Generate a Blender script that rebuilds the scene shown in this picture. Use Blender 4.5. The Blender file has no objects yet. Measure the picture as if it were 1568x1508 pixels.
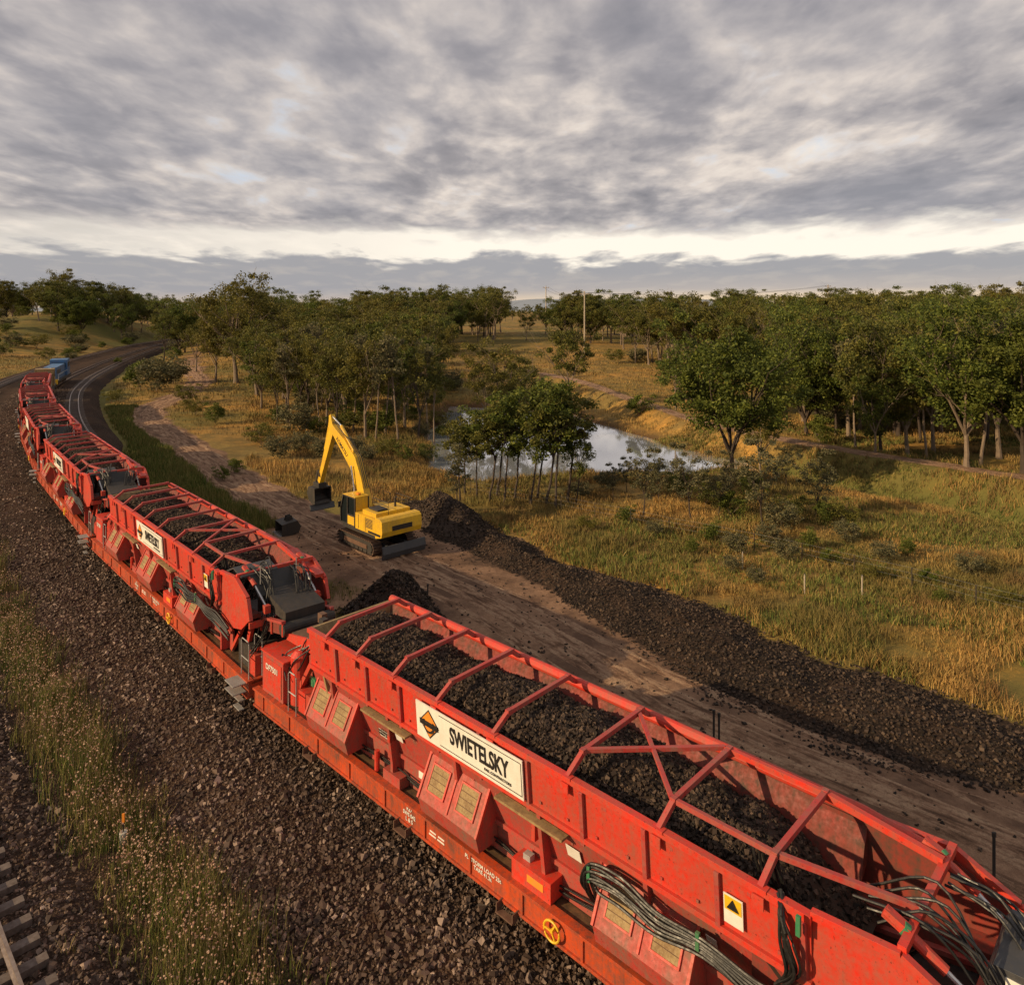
import bpy, bmesh, math, random
import numpy as np
from mathutils import Vector, Matrix
rng=np.random.default_rng(7); random.seed(7)
S=bpy.context.scene
COL=S.collection
F=1120.0; H=13.4
def link(o,parent=None):
    COL.objects.link(o)
    if parent: o.parent=parent
    return o
def empty(name,M=None):
    o=bpy.data.objects.new(name,None); COL.objects.link(o); o.empty_display_size=.1
    if M is not None: o.matrix_world=M
    return o
def sst(a,b,x):
    t=np.clip((x-a)/(b-a),0,1); return t*t*(3-2*t)
# ---------------------------------------------------------------- materials
class NT:
    def __init__(s,name):
        s.m=bpy.data.materials.new(name); s.m.use_nodes=True; s.t=s.m.node_tree; s.n=s.t.nodes
        s.b=s.n['Principled BSDF']; s.tc=s.n.new('ShaderNodeTexCoord')
    def L(s,a,b): s.t.links.new(a,b)
    def noise(s,scale,detail=4,rough=.55,co=None,dist=0):
        x=s.n.new('ShaderNodeTexNoise'); x.inputs['Scale'].default_value=scale; x.inputs['Detail'].default_value=detail
        x.inputs['Roughness'].default_value=rough; x.inputs['Distortion'].default_value=dist
        s.L(co or s.tc.outputs['Object'],x.inputs['Vector']); return x.outputs['Fac']
    def voro(s,scale,co=None,out='Distance'):
        x=s.n.new('ShaderNodeTexVoronoi'); x.inputs['Scale'].default_value=scale
        s.L(co or s.tc.outputs['Object'],x.inputs['Vector']); return x.outputs[out]
    def ramp(s,fac,stops):
        x=s.n.new('ShaderNodeValToRGB'); s.L(fac,x.inputs['Fac']); e=x.color_ramp.elements
        while len(e)<len(stops): e.new(.5)
        for i,(p,c) in enumerate(stops):
            e[i].position=p; e[i].color=(tuple(c)[:3]+(1,)) if hasattr(c,'__len__') else (c,c,c,1)
        return x.outputs['Color']
    def mix(s,f,a,b,mode='MIX'):
        x=s.n.new('ShaderNodeMix'); x.data_type='RGBA'; x.blend_type=mode
        for i,v in ((0,f),(6,a),(7,b)):
            if hasattr(v,'node'): s.L(v,x.inputs[i])
            else: x.inputs[i].default_value=v if i==0 else tuple(v)[:3]+(1,)
        return x.outputs[2]
    def math(s,op,a,b=0.0,clamp=False):
        x=s.n.new('ShaderNodeMath'); x.operation=op; x.use_clamp=clamp
        for i,v in enumerate((a,b)):
            if hasattr(v,'node'): s.L(v,x.inputs[i])
            else: x.inputs[i].default_value=v
        return x.outputs[0]
    def bump(s,h,strength=.5,dist=.02):
        x=s.n.new('ShaderNodeBump'); x.inputs['Strength'].default_value=strength; x.inputs['Distance'].default_value=dist
        s.L(h,x.inputs['Height']); s.L(x.outputs[0],s.b.inputs['Normal'])
    def col(s,c):
        if hasattr(c,'node'): s.L(c,s.b.inputs['Base Color'])
        else: s.b.inputs['Base Color'].default_value=tuple(c)[:3]+(1,)
    def rough(s,r):
        if hasattr(r,'node'): s.L(r,s.b.inputs['Roughness'])
        else: s.b.inputs['Roughness'].default_value=r
def paint(name,c,dust=(.16,.09,.055),amt=.45,r=.45,metal=0,scale=1.3):
    k=NT(name); n=k.noise(scale,6,.65); n2=k.noise(scale*9,4,.6)
    mp=k.n.new('ShaderNodeMapping'); mp.inputs['Scale'].default_value=(7,7,.7); k.L(k.tc.outputs['Object'],mp.inputs[0]); n3=k.noise(1.0,3,.6,co=mp.outputs[0])
    f=k.ramp(k.math('ADD',k.math('MULTIPLY',n,.40),k.math('ADD',k.math('MULTIPLY',n2,.3),k.math('MULTIPLY',n3,.30))),[(.41,0.0),(.62,amt)])
    c2=k.mix(k.noise(.5,2),tuple(x*.74 for x in c),tuple(min(1,x*1.1) for x in c))
    c3=k.mix(f,c2,dust)
    if name.endswith('paint') and amt>.3: c3=k.mix(k.ramp(k.noise(22,3,.7),[(.62,0.0),(.70,.75)]),c3,(.05,.022,.015))
    k.col(c3); k.rough(k.ramp(n2,[(.3,r-.08),(.7,r+.25)])); k.b.inputs['Metallic'].default_value=metal
    k.bump(n2,.25,.012); return k.m
M={}
M['red']=paint('red_paint',(.66,.036,.018),dust=(.26,.09,.055),amt=.75,r=.42)
M['hoop']=paint('hoop_paint',(.44,.036,.03),dust=(.24,.11,.08),amt=.8,r=.5)
M['pink']=paint('dusty_red_paint',(.47,.045,.032),dust=(.20,.10,.068),amt=1.0,r=.55)
M['inner']=paint('worn_inner_steel',(.27,.03,.018),dust=(.07,.04,.025),amt=1.0,r=.65)
M['sill']=paint('orange_red_paint',(.58,.07,.014),dust=(.12,.048,.028),amt=.95,r=.5)
M['rust']=paint('rusty_steel',(.10,.05,.03),amt=.8,r=.8)
M['deck']=paint('deck_plate',(.16,.095,.045),dust=(.045,.03,.02),amt=1.0,r=.45)
M['dark']=paint('dark_steel',(.02,.019,.018),dust=(.07,.05,.035),amt=.6,r=.6)
M['rubber']=paint('black_rubber',(.009,.009,.009),dust=(.035,.028,.02),amt=.3,r=.4)
M['hood']=paint('grey_cover',(.045,.047,.052),dust=(.09,.08,.07),amt=.4,r=.5)
M['tan']=paint('dusty_grille',(.36,.25,.11),dust=(.16,.09,.04),amt=.9,r=.7,scale=3)
M['white']=paint('white_board',(.80,.77,.69),dust=(.42,.35,.26),amt=.4,r=.5)
M['yellow']=paint('yellow_paint',(.86,.50,.012),dust=(.25,.16,.06),amt=.5,r=.4)
M['grey']=paint('galvanised_steel',(.42,.42,.41),dust=(.2,.16,.12),amt=.5,r=.45,metal=.4)
M['orange']=paint('orange_paint',(.85,.27,.02),amt=.2,r=.5)
M['green']=paint('green_fitting',(.02,.22,.09),r=.5)
M['blue']=paint('blue_paint',(.04,.17,.38),r=.45)
M['chrome']=paint('chrome_rod',(.6,.6,.6),amt=.2,r=.2,metal=.9)
M['ink']=paint('black_lettering',(.012,.012,.012),amt=.1)
g=NT('cab_glass'); g.col((.012,.016,.018)); g.rough(.06); M['glass']=g.m
l=NT('lit_lamp'); l.col((1,.9,.6)); l.b.inputs['Emission Color'].default_value=(1,.8,.45,1); l.b.inputs['Emission Strength'].default_value=8; M['lamp']=l.m
def wood(name,a,b):
    k=NT(name); k.col(k.mix(k.noise(3,5),a,b)); k.rough(.85); k.bump(k.noise(14,4),.5,.03); return k.m
M['bark']=wood('gum_bark',(.10,.07,.045),(.28,.21,.15))
M['darkbark']=wood('dark_bark',(.03,.022,.016),(.075,.05,.036))
M['polewood']=wood('pole_timber',(.35,.28,.2),(.5,.43,.34))
def island_mat(name,stops,r=.8,trans=0,noise_amt=None,patch=None):
    k=NT(name); ge=k.n.new('ShaderNodeNewGeometry'); c=k.ramp(ge.outputs['Random Per Island'],stops)
    if noise_amt:
        oi=k.n.new('ShaderNodeObjectInfo')
        c=k.mix(k.ramp(oi.outputs['Random'],[(0,0.0),(1,noise_amt[1])]),c,noise_amt[0])
        c=k.mix(k.ramp(k.noise(.7,3),[(.35,0.0),(.7,.55)]),c,(.032,.045,.014))
    if patch:
        for (sc,lo,hi,amt,pc) in patch: c=k.mix(k.ramp(k.noise(sc,4,.6),[(lo,0.0),(hi,amt)]),c,pc)
    k.col(c); k.rough(r); k.b.inputs['Specular IOR Level'].default_value=.2
    if trans:
        tr=k.n.new('ShaderNodeBsdfTranslucent'); k.L(c,tr.inputs['Color'])
        mx=k.n.new('ShaderNodeMixShader'); mx.inputs[0].default_value=trans
        k.L(k.b.outputs[0],mx.inputs[1]); k.L(tr.outputs[0],mx.inputs[2]); k.L(mx.outputs[0],k.n['Material Output'].inputs['Surface'])
    return k.m
M['leaf']=island_mat('gum_foliage',[(0,(.05,.068,.016)),(.5,(.125,.14,.028)),(1,(.25,.22,.045))],.6,.3,((.25,.18,.035),.45))
M['leafg']=island_mat('green_foliage',[(0,(.042,.068,.013)),(.5,(.105,.14,.022)),(1,(.22,.235,.038))],.6,.3,((.17,.165,.028),.45))
M['leafgrey']=island_mat('grey_foliage',[(0,(.065,.07,.036)),(.5,(.13,.125,.06)),(1,(.23,.19,.09))],.7,.25)
M['gold']=island_mat('dry_grass_blades',[(0,(.18,.10,.032)),(.35,(.36,.20,.06)),(.7,(.54,.33,.105)),(1,(.24,.19,.06))],.8,0,None,[(.12,.40,.58,.8,(.13,.125,.038)),(.35,.5,.66,.8,(.15,.08,.036)),(1.3,.5,.68,.55,(.085,.06,.03))])
M['ggrass']=island_mat('green_grass_blades',[(0,(.05,.08,.018)),(.5,(.115,.145,.028)),(.85,(.23,.20,.055)),(1,(.36,.26,.10))],.75,0,None,[(.4,.45,.7,.6,(.19,.135,.045))])
M['seed']=island_mat('grass_seed_heads',[(0,(.25,.13,.09)),(1,(.52,.36,.25))],.9,0)
M['stone']=island_mat('ballast_stones',[(0,(.034,.023,.018)),(.5,(.10,.066,.049)),(.85,(.20,.138,.103)),(1,(.38,.28,.22))],.7,0,None,[(.5,.42,.65,.65,(.05,.03,.021))])
M['coal']=island_mat('dark_spoil_stones',[(0,(.012,.009,.007)),(.6,(.042,.028,.02)),(1,(.105,.07,.048))],.7)
# ---------------------------------------------------------------- mesh helpers
def npmesh(name,V,Fc,mats,mi=None,smooth=False):
    me=bpy.data.meshes.new(name); V=np.asarray(V,dtype=np.float32); Fc=np.asarray(Fc,dtype=np.int32)
    k=Fc.shape[1]; me.vertices.add(len(V)); me.vertices.foreach_set('co',V.ravel())
    me.loops.add(Fc.size); me.loops.foreach_set('vertex_index',Fc.ravel())
    me.polygons.add(len(Fc)); me.polygons.foreach_set('loop_start',np.arange(0,Fc.size,k,dtype=np.int32))
    for m in mats: me.materials.append(m)
    if mi is not None: me.polygons.foreach_set('material_index',np.asarray(mi,dtype=np.int32))
    me.polygons.foreach_set('use_smooth',np.full(len(Fc),smooth))
    me.update(calc_edges=True); me.validate(); return me
def randrot(n):
    q=rng.normal(size=(n,4)); q/=np.linalg.norm(q,axis=1)[:,None]; w,x,y,z=q.T
    return np.stack([np.stack([1-2*(y*y+z*z),2*(x*y-z*w),2*(x*z+y*w)],1),np.stack([2*(x*y+z*w),1-2*(x*x+z*z),2*(y*z-x*w)],1),np.stack([2*(x*z-y*w),2*(y*z+x*w),1-2*(x*x+y*y)],1)],1)
cube_v=np.array([[x,y,z] for x in(-1,1) for y in(-1,1) for z in(-1,1)],float)*.62
cube_f=np.array([[0,1,3,2],[4,6,7,5],[0,4,5,1],[2,3,7,6],[0,2,6,4],[1,5,7,3]])
def stones(P,size):
    n=len(P); base=cube_v[None]*(1+rng.uniform(-.45,.45,(n,8,3)))
    sc=(size*rng.uniform(.55,1.35,n))[:,None,None]*rng.uniform(.6,1.2,(n,1,3))
    V=np.einsum('nij,nvj->nvi',randrot(n),base*sc)+P[:,None,:]
    Fc=(cube_f[None]+(np.arange(n)*8)[:,None,None]).reshape(-1,4)
    return V.reshape(-1,3),Fc
def blades(P,h,w,lean=.35):
    n=len(P); a=rng.uniform(0,2*math.pi,n); dx=np.stack([np.cos(a),np.sin(a),0*a],1)*(w/2)[:,None]
    b=rng.uniform(0,2*math.pi,n); L=np.stack([np.cos(b),np.sin(b),0*b],1)*(h*rng.uniform(0,lean,n))[:,None]
    up=np.stack([0*h,0*h,h],1)
    mid=P+L*.3+up*.55
    V=np.stack([P-dx,P+dx,mid+dx*.7,P+L+up,mid-dx*.7,P+L+up+dx*.15],1); n6=np.arange(n)*6
    Fc=np.concatenate([np.stack([n6,n6+1,n6+2,n6+4],1),np.stack([n6+4,n6+2,n6+5,n6+3],1)])
    return V.reshape(-1,3),Fc
class MB:
    def __init__(s): s.v=[];s.f=[];s.m=[];s.mats=[]
    def mi(s,m):
        if m not in s.mats: s.mats.append(m)
        return s.mats.index(m)
    def add(s,vs,fs,m):
        o=len(s.v); s.v+= [tuple(map(float,v)) for v in vs]; i=s.mi(m)
        for f in fs: s.f.append([a+o for a in f]); s.m.append(i)
    def box(s,c,d,m,R=None):
        vs=[]
        for x in(-.5,.5):
            for y in(-.5,.5):
                for z in(-.5,.5):
                    p=Vector((x*d[0],y*d[1],z*d[2]))
                    if R is not None: p=R@p
                    vs.append(Vector(c)+p)
        s.add(vs,cube_f.tolist(),m)
    def bb(s,x0,x1,y0,y1,z0,z1,m): s.box(((x0+x1)/2,(y0+y1)/2,(z0+z1)/2),(abs(x1-x0),abs(y1-y0),abs(z1-z0)),m)
    def beam(s,a,b,w,h,m,up=(0,0,1)):
        a=Vector(a);b=Vector(b);x=(b-a);L=x.length;x.normalize();u=Vector(up)
        if abs(x.dot(u))>.98: u=Vector((1,0,0))
        y=u.cross(x).normalized();z=x.cross(y);R=Matrix((x,y,z)).transposed()
        s.box((a+b)/2,(L,w,h),m,R)
    def tube(s,pts,r,m,n=8):
        pts=[Vector(p) for p in pts]; k=len(pts); rs=r if hasattr(r,'__len__') else [r]*k; vs=[]
        for i,p in enumerate(pts):
            t=(pts[min(i+1,k-1)]-pts[max(i-1,0)]).normalized(); u=Vector((0,0,1)) if abs(t.z)<.9 else Vector((1,0,0))
            a=t.cross(u).normalized(); b=t.cross(a)
            for j in range(n):
                th=2*math.pi*j/n; vs.append(p+(a*math.cos(th)+b*math.sin(th))*rs[i])
        fs=[[i*n+j,i*n+(j+1)%n,(i+1)*n+(j+1)%n,(i+1)*n+j] for i in range(k-1) for j in range(n)]
        fs+=[list(range(n)),list(range((k-1)*n,k*n))]
        s.add(vs,fs,m)
    def hose(s,pts,r,m='rubber',n=6,jit=.03):
        P=np.array(pts,float); P=P+rng.normal(0,jit,P.shape); P=np.vstack([2*P[0]-P[1],P,2*P[-1]-P[-2]]); out=[]
        for i in range(1,len(P)-2):
            p0,p1,p2,p3=P[i-1:i+3]
            for t in np.arange(5)/5: out.append(.5*((2*p1)+(-p0+p2)*t+(2*p0-5*p1+4*p2-p3)*t*t+(-p0+3*p1-3*p2+p3)*t**3))
        out.append(P[-2]); s.tube([tuple(q) for q in out],r,m,n)
    def prism(s,poly,axis,a,b,m):
        def P(u,v,t): return (t,u,v) if axis=='x' else (u,t,v)
        n=len(poly); vs=[P(u,v,a) for u,v in poly]+[P(u,v,b) for u,v in poly]
        fs=[list(range(n)),list(range(n,2*n))]+[[i,(i+1)%n,n+(i+1)%n,n+i] for i in range(n)]
        s.add(vs,fs,m)
    def mesh(s,name):
        me=bpy.data.meshes.new(name); me.from_pydata(s.v,[],s.f)
        for m in s.mats: me.materials.append(M[m])
        me.polygons.foreach_set('material_index',s.m)
        bm=bmesh.new(); bm.from_mesh(me); bmesh.ops.recalc_face_normals(bm,faces=bm.faces); bm.to_mesh(me); bm.free(); me.update(); return me
    def obj(s,name,parent=None,bevel=0,me=None):
        o=link(bpy.data.objects.new(name,me or s.mesh(name)),parent)
        if bevel:
            b=o.modifiers.new('bevel','BEVEL'); b.width=bevel; b.segments=2; b.limit_method='ANGLE'; b.angle_limit=math.radians(40)
        return o
# ---------------------------------------------------------------- paths
def spline(P,step=.5):
    P=np.array(P,float); P=np.vstack([2*P[0]-P[1],P,2*P[-1]-P[-2]]); out=[]
    for i in range(1,len(P)-2):
        p0,p1,p2,p3=P[i-1:i+3]; n=max(2,int(np.linalg.norm(p2-p1)/step))
        for t in np.arange(n)/n: out.append(.5*((2*p1)+(-p0+p2)*t+(2*p0-5*p1+4*p2-p3)*t*t+(-p0+3*p1-3*p2+p3)*t**3))
    out.append(P[-2]); return np.array(out)
TR=spline([(30,-11.2),(14,4.1),(5.6,12.2),(-4.7,22.1),(-9.8,27.4),(-18.6,37),(-30.5,51),(-42.8,67),(-54.8,84),(-65.5,101),(-77,121),(-87.5,143),(-97,166),(-107,192),(-117.5,222),(-128,253),(-138,285),(-146,320),(-152,360),(-156,400)])
for _ in range(60): TR[1:-1]=.25*TR[:-2]+.5*TR[1:-1]+.25*TR[2:]
seg=np.linalg.norm(np.diff(TR,axis=0),axis=1); TS=np.concatenate([[0],np.cumsum(seg)])
s0=TS[np.argmin(np.hypot(TR[:,0]-5.6,TR[:,1]-12.2))]; TS=TS-s0
def tp(s): return np.stack([np.interp(s,TS,TR[:,0]),np.interp(s,TS,TR[:,1])],-1)
def tt(s):
    d=tp(np.asarray(s)+.5)-tp(np.asarray(s)-.5); return d/np.linalg.norm(d,axis=-1,keepdims=True)
def toff(s,o,z):
    s=np.asarray(s,float);p=tp(s);d=tt(s); n=np.stack([d[...,1],-d[...,0]],-1)
    q=p+n*np.asarray(o)[...,None]; return np.concatenate([q,np.broadcast_to(np.asarray(z,float),s.shape)[...,None]],-1)
def pdist(poly,X,Y,vals=None):
    best=np.full(X.shape,1e9); sg=np.zeros(X.shape); sv=np.zeros(X.shape); acc=0
    for i in range(len(poly)-1):
        a=poly[i];b=poly[i+1];d=b-a;L=np.hypot(*d); 
        if L<1e-6: continue
        t=np.clip(((X-a[0])*d[0]+(Y-a[1])*d[1])/L**2,0,1); dx=X-a[0]-t*d[0]; dy=Y-a[1]-t*d[1]; D=np.hypot(dx,dy)
        m=D<best; best[m]=D[m]; sg[m]=np.sign(d[1]*dx-d[0]*dy)[m]
        sv[m]=(acc+t*L)[m] if vals is None else (vals[i]+t*(vals[i+1]-vals[i]))[m]; acc+=L
    return best,sg,sv
TRc=TR[::6]; TSc=TS[::6]
ROAD=spline([(26,7),(13.6,19.2),(5.3,27.3),(-1.1,36),(-6.4,41.8),(-15.5,52),(-23,62),(-34,77),(-47,95),(-53,108),(-56,125),(-62,145),(-73,167),(-90,205),(-104,250),(-112,300)],3)
SPR=np.array([(-7.0,54.5),(-4.2,50),(0.8,42.3),(6.6,34.6),(10.2,28.9),(13.4,25.6),(17.5,23.0),(24,18.6)],float); SPW=[1.7,2.1,1.6,2.3,3.0,2.8,2.1,1.8]
LEV=spline([(-2,160),(9,138),(13,128),(18,108),(23.5,89),(29.5,75.5),(39,59.5),(52,46),(75,30)],4)
POND=np.array([(-10,118),(2,114),(9,108),(14.8,91),(21,74),(16,69.5),(7,70),(-1.5,66.5),(-8.2,71),(-10,90)],float)
def inpoly(P,X,Y):
    r=np.zeros(X.shape,bool); n=len(P)
    for i in range(n):
        x0,y0=P[i];x1,y1=P[(i+1)%n]
        c=((y0>Y)!=(y1>Y))&(X<(x1-x0)*(Y-y0)/(y1-y0+1e-12)+x0); r^=c
    return r
def vnoise(X,Y,sc,seed=0):
    X=X/sc;Y=Y/sc; xi=np.floor(X).astype(np.int64); yi=np.floor(Y).astype(np.int64); fx=X-xi;fy=Y-yi; fx=fx*fx*(3-2*fx);fy=fy*fy*(3-2*fy)
    def h(a,b):
        v=np.sin(a*127.1+b*311.7+seed*74.7)*43758.5453; return v-np.floor(v)
    return (h(xi,yi)*(1-fx)+h(xi+1,yi)*fx)*(1-fy)+(h(xi,yi+1)*(1-fx)+h(xi+1,yi+1)*fx)*fy
def fields(X,Y):
    X=np.asarray(X,float);Y=np.asarray(Y,float)
    dt,sg,ss=pdist(TRc,X,Y,TSc); off=dt*sg
    dr,_,_=pdist(ROAD,X,Y); dr=dr+1.1*(vnoise(X,Y,2.5,1)-.5)
    ds,sgs,w=pdist(SPR,X,Y,SPW); ds=ds/w+.35*(vnoise(X,Y,1.5,2)-.5)+.4*(vnoise(X,Y,4,22)-.5)
    dl,ls,_=pdist(LEV,X,Y)
    dp,_,_=pdist(np.vstack([POND,POND[:1]]),X,Y); dp=np.where(inpoly(POND,X,Y),-dp,dp)+1.6*(vnoise(X,Y,4,3)-.5)
    hs=np.hypot((X+8.0)/8.5,(Y-45)/6.0)+.3*(vnoise(X,Y,2,4)-.5)
    between=(sgs>0)&(Y<52)&(Y>14)
    ditch=np.exp(-((dl-6)/2.4)**2)*(ls>0)*sst(84,66,Y)
    return dict(off=off,s=ss,dr=dr,ds=ds,dl=dl,ls=ls,dp=dp,hs=hs,bt=between,di=ditch)
def gz(X,Y,f=None):
    X=np.asarray(X,float);Y=np.asarray(Y,float)
    f=f or fields(X,Y); D=np.abs(f['off'])
    z=-.85-1.1*np.exp(-(((X-10)/38)**2+((Y-82)/32)**2))+.35*(vnoise(X,Y,9,5)-.5)*sst(4,14,D)*sst(2,4,f['dr'])+.12*(vnoise(X,Y,1.3,6)-.5)*sst(4,8,D)*sst(1.5,3,f['dr'])
    z+=sst(0,1.2,1.15-f['ds'])*.42*(.4+1.1*vnoise(X,Y,1.3,9))
    z+=1.5*(1-sst(1.4,4.2,f['dl'])); z-=1.5*f['di']
    z=np.where(f['dp']<4,z+( -3.1-z)*sst(3.0,-2.5,f['dp']),z)
    z+=sst(9,45,D)*(sst(110,380,Y)*4.5+8*np.exp(-(((X+190)/50)**2+((Y-320)/60)**2))+3*(vnoise(X,Y,90,8)-.3)*sst(120,250,Y))
    z=np.where(D<14,z+(-1.15-z)*sst(5.0,2.5,f['off'])*sst(-16,-12,f['off']),z)
    z=np.where((f['off']>0)&(D<12),z+(-1.15-z)*sst(9.5,7,D)*sst(55,80,f['s']),z)
    return z
# ---------------------------------------------------------------- ground
def axis(a,b,step,lo,hi,gr=1.07):
    c=list(np.arange(a,b,step)); x=c[-1];s=step
    while x<hi: s*=gr;x+=s;c.append(x)
    x=c[0];s=step;pre=[]
    while x>lo: s*=gr;x-=s;pre.append(x)
    return np.array(pre[::-1]+c)
gx=axis(-34,44,.4,-6500,6500); gy=axis(2,84,.4,-60,7500)
X,Y=np.meshgrid(gx,gy); f=fields(X.ravel(),Y.ravel()); X=X.ravel();Y=Y.ravel(); Z=gz(X,Y,f)
nx,ny=len(gx),len(gy); idx=np.arange(nx*ny).reshape(ny,nx)
Fq=np.stack([idx[:-1,:-1].ravel(),idx[:-1,1:].ravel(),idx[1:,1:].ravel(),idx[1:,:-1].ravel()],1)
dirt=sst(2.9,1.7,f['dr']); dirt=np.maximum(dirt,sst(1.15,.8,f['hs'])); dirt=np.maximum(dirt,f['bt']*sst(6,4,f['dr'])*.9); dirt=np.maximum(dirt,((f['off']>3)&(f['off']<12)&(f['s']<38))*sst(40,30,f['s'])*.85)
dirt=np.maximum(dirt,sst(1.6,.7,f['dl'])*.8)
dark=np.clip(sst(1.25,.85,f['ds'])+.85*sst(6.4,3.8,f['off']+1.5*vnoise(X,Y,2,77))*(f['off']>0)*(f['s']<36)+.55*np.exp(-(((X+1)/6)**2+((Y-43)/4)**2))*sst(.3,.7,vnoise(X,Y,2,91)),0,1)
mud=sst(3.2,.3,f['dp'])
green=np.clip(sst(.42,.62,vnoise(X,Y,14,12))*.6+sst(13,7,np.abs(f['off']))*.9*(f['s']>34)+1.2*f['di']+.5*np.exp(-(((X+190)/50)**2+((Y-320)/60)**2)),0,1)
green*=1-np.exp(-(((X-8)/26)**2+((Y-165)/45)**2))
def gcolor_mat():
    k=NT('ground_soil_and_grass'); a=k.n.new('ShaderNodeAttribute'); a.attribute_name='mask'; sp=k.n.new('ShaderNodeSeparateColor'); k.L(a.outputs['Color'],sp.inputs[0])
    n1=k.noise(.35,8,.65); n2=k.noise(4,6,.7); n3=k.noise(30,3,.6); n0=k.noise(.05,6,.65)
    gold=k.mix(k.ramp(n0,[(.40,0.0),(.62,1.0)]),(.54,.275,.06),(.29,.20,.06)); gold=k.mix(k.ramp(n1,[(.38,0.0),(.60,.85)]),gold,(.16,.12,.042)); gold=k.mix(k.ramp(n2,[(.4,0.0),(.7,.7)]),gold,(.13,.082,.033))
    grn=k.mix(k.ramp(n2,[(.35,0.0),(.65,1.0)]),(.065,.085,.02),(.15,.135,.038))
    c=k.mix(k.math('MULTIPLY',sp.outputs[2],k.ramp(n2,[(.25,.6),(.6,1.0)])),gold,grn)
    tw=k.mix(k.ramp(n2,[(.3,0.0),(.7,1.0)]),(.20,.112,.068),(.34,.21,.13)); tw=k.mix(k.ramp(n3,[(.45,0.0),(.75,.6)]),tw,(.11,.068,.045)); tw=k.mix(k.ramp(n1,[(.42,0.0),(.60,.85)]),tw,(.095,.055,.036))
    def soft(m): return k.ramp(k.math('ADD',m,k.math('MULTIPLY',k.math('SUBTRACT',n2,.5),.9)),[(.35,0.0),(.62,1.0)])
    c=k.mix(soft(sp.outputs[0]),c,tw)
    vor=k.voro(9); st=k.mix(k.ramp(vor,[(.1,0.0),(.6,1.0)]),(.07,.046,.032),(.016,.011,.008)); st=k.mix(k.ramp(n1,[(.45,0.0),(.7,.6)]),st,(.10,.056,.033))
    c=k.mix(soft(sp.outputs[1]),c,st)
    c=k.mix(a.outputs['Alpha'],c,(.085,.045,.022))
    k.col(c); k.rough(.95); k.b.inputs['Specular IOR Level'].default_value=.15; k.bump(k.math('ADD',n2,k.math('MULTIPLY',n3,.5)),.7,.08); return k.m
M['ground']=gcolor_mat()
me=npmesh('ground',np.stack([X,Y,Z],1),Fq,[M['ground']],smooth=True)
ca=me.color_attributes.new('mask','FLOAT_COLOR','POINT'); ca.data.foreach_set('color',np.stack([dirt,dark,green,mud],1).astype(np.float32).ravel())
link(bpy.data.objects.new('ground',me))
def strip(name,cen,offs,zf,mat,smooth=True):
    d=np.gradient(cen,axis=0); d/=np.linalg.norm(d,axis=1)[:,None]; n=np.stack([d[:,1],-d[:,0]],1)
    P=cen[:,None,:]+n[:,None,:]*offs[:,:,None]
    Xs=P[...,0];Ys=P[...,1]; Zs=zf(Xs,Ys); a,b=Xs.shape; ii=np.arange(a*b).reshape(a,b)
    Fs=np.stack([ii[:-1,:-1].ravel(),ii[:-1,1:].ravel(),ii[1:,1:].ravel(),ii[1:,:-1].ravel()],1)
    return npmesh(name,np.stack([Xs.ravel(),Ys.ravel(),Zs.ravel()],1),Fs,[mat],smooth=smooth)
k=NT('dirt_road_surface'); at=k.n.new('ShaderNodeAttribute'); at.attribute_name='lat'
nn=k.noise(1.0,6,.7); n2=k.noise(7,5,.7); n3=k.noise(40,2); cbx=k.n.new('ShaderNodeCombineXYZ'); sx=k.n.new('ShaderNodeSeparateColor'); k.L(at.outputs['Color'],sx.inputs[0])
k.L(k.math('MULTIPLY',sx.outputs[0],9.0),cbx.inputs[0]); k.L(k.math('MULTIPLY',sx.outputs[1],40.0),cbx.inputs[1])
stk=k.noise(1.6,5,.65,co=cbx.outputs[0],dist=.4)
c=k.mix(k.ramp(nn,[(.35,0.0),(.65,1.0)]),(.20,.108,.065),(.38,.225,.14)); c=k.mix(k.ramp(stk,[(.45,0.0),(.60,.9)]),c,(.50,.33,.21)); c=k.mix(k.ramp(stk,[(.35,.9),(.47,0.0)]),c,(.105,.06,.038))
c=k.mix(k.ramp(n2,[(.48,0.0),(.70,.75)]),c,(.12,.072,.046)); k.col(c); k.rough(.95); k.b.inputs['Specular IOR Level'].default_value=.15; k.bump(k.math('ADD',n2,k.math('ADD',k.math('MULTIPLY',stk,1.5),n3)),1.0,.08)
M['road']=k.m
offs=np.linspace(-1,1,21)
def road(name,path,wid,wvar,lift=.03):
    RD=spline(path,.5); wv=wid+wvar*vnoise(RD[:,0],RD[:,1],3,17)
    def rz(x,y):
        z=gz(x,y)+lift; o=np.broadcast_to(offs,x.shape); z-= .07*np.exp(-((np.abs(o)-.5)/.12)**2)*(wid>1.5); z-=.07*sst(.8,1.0,np.abs(o)); return z
    rm=strip(name,RD,wv[:,None]*offs[None],rz,M['road']); ca=rm.color_attributes.new('lat','FLOAT_COLOR','POINT')
    lat=np.broadcast_to((offs*.5+.5)[None],(len(RD),21)).ravel(); lon=np.repeat(np.arange(len(RD))*.5/100,21); ca.data.foreach_set('color',np.stack([lat,lon,0*lat,0*lat+1],1).astype(np.float32).ravel())
    link(bpy.data.objects.new(name,rm))
road('dirt_road',ROAD,1.85,.6)
road('levee_track',LEV[4:],.9,.35,.04)
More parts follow.
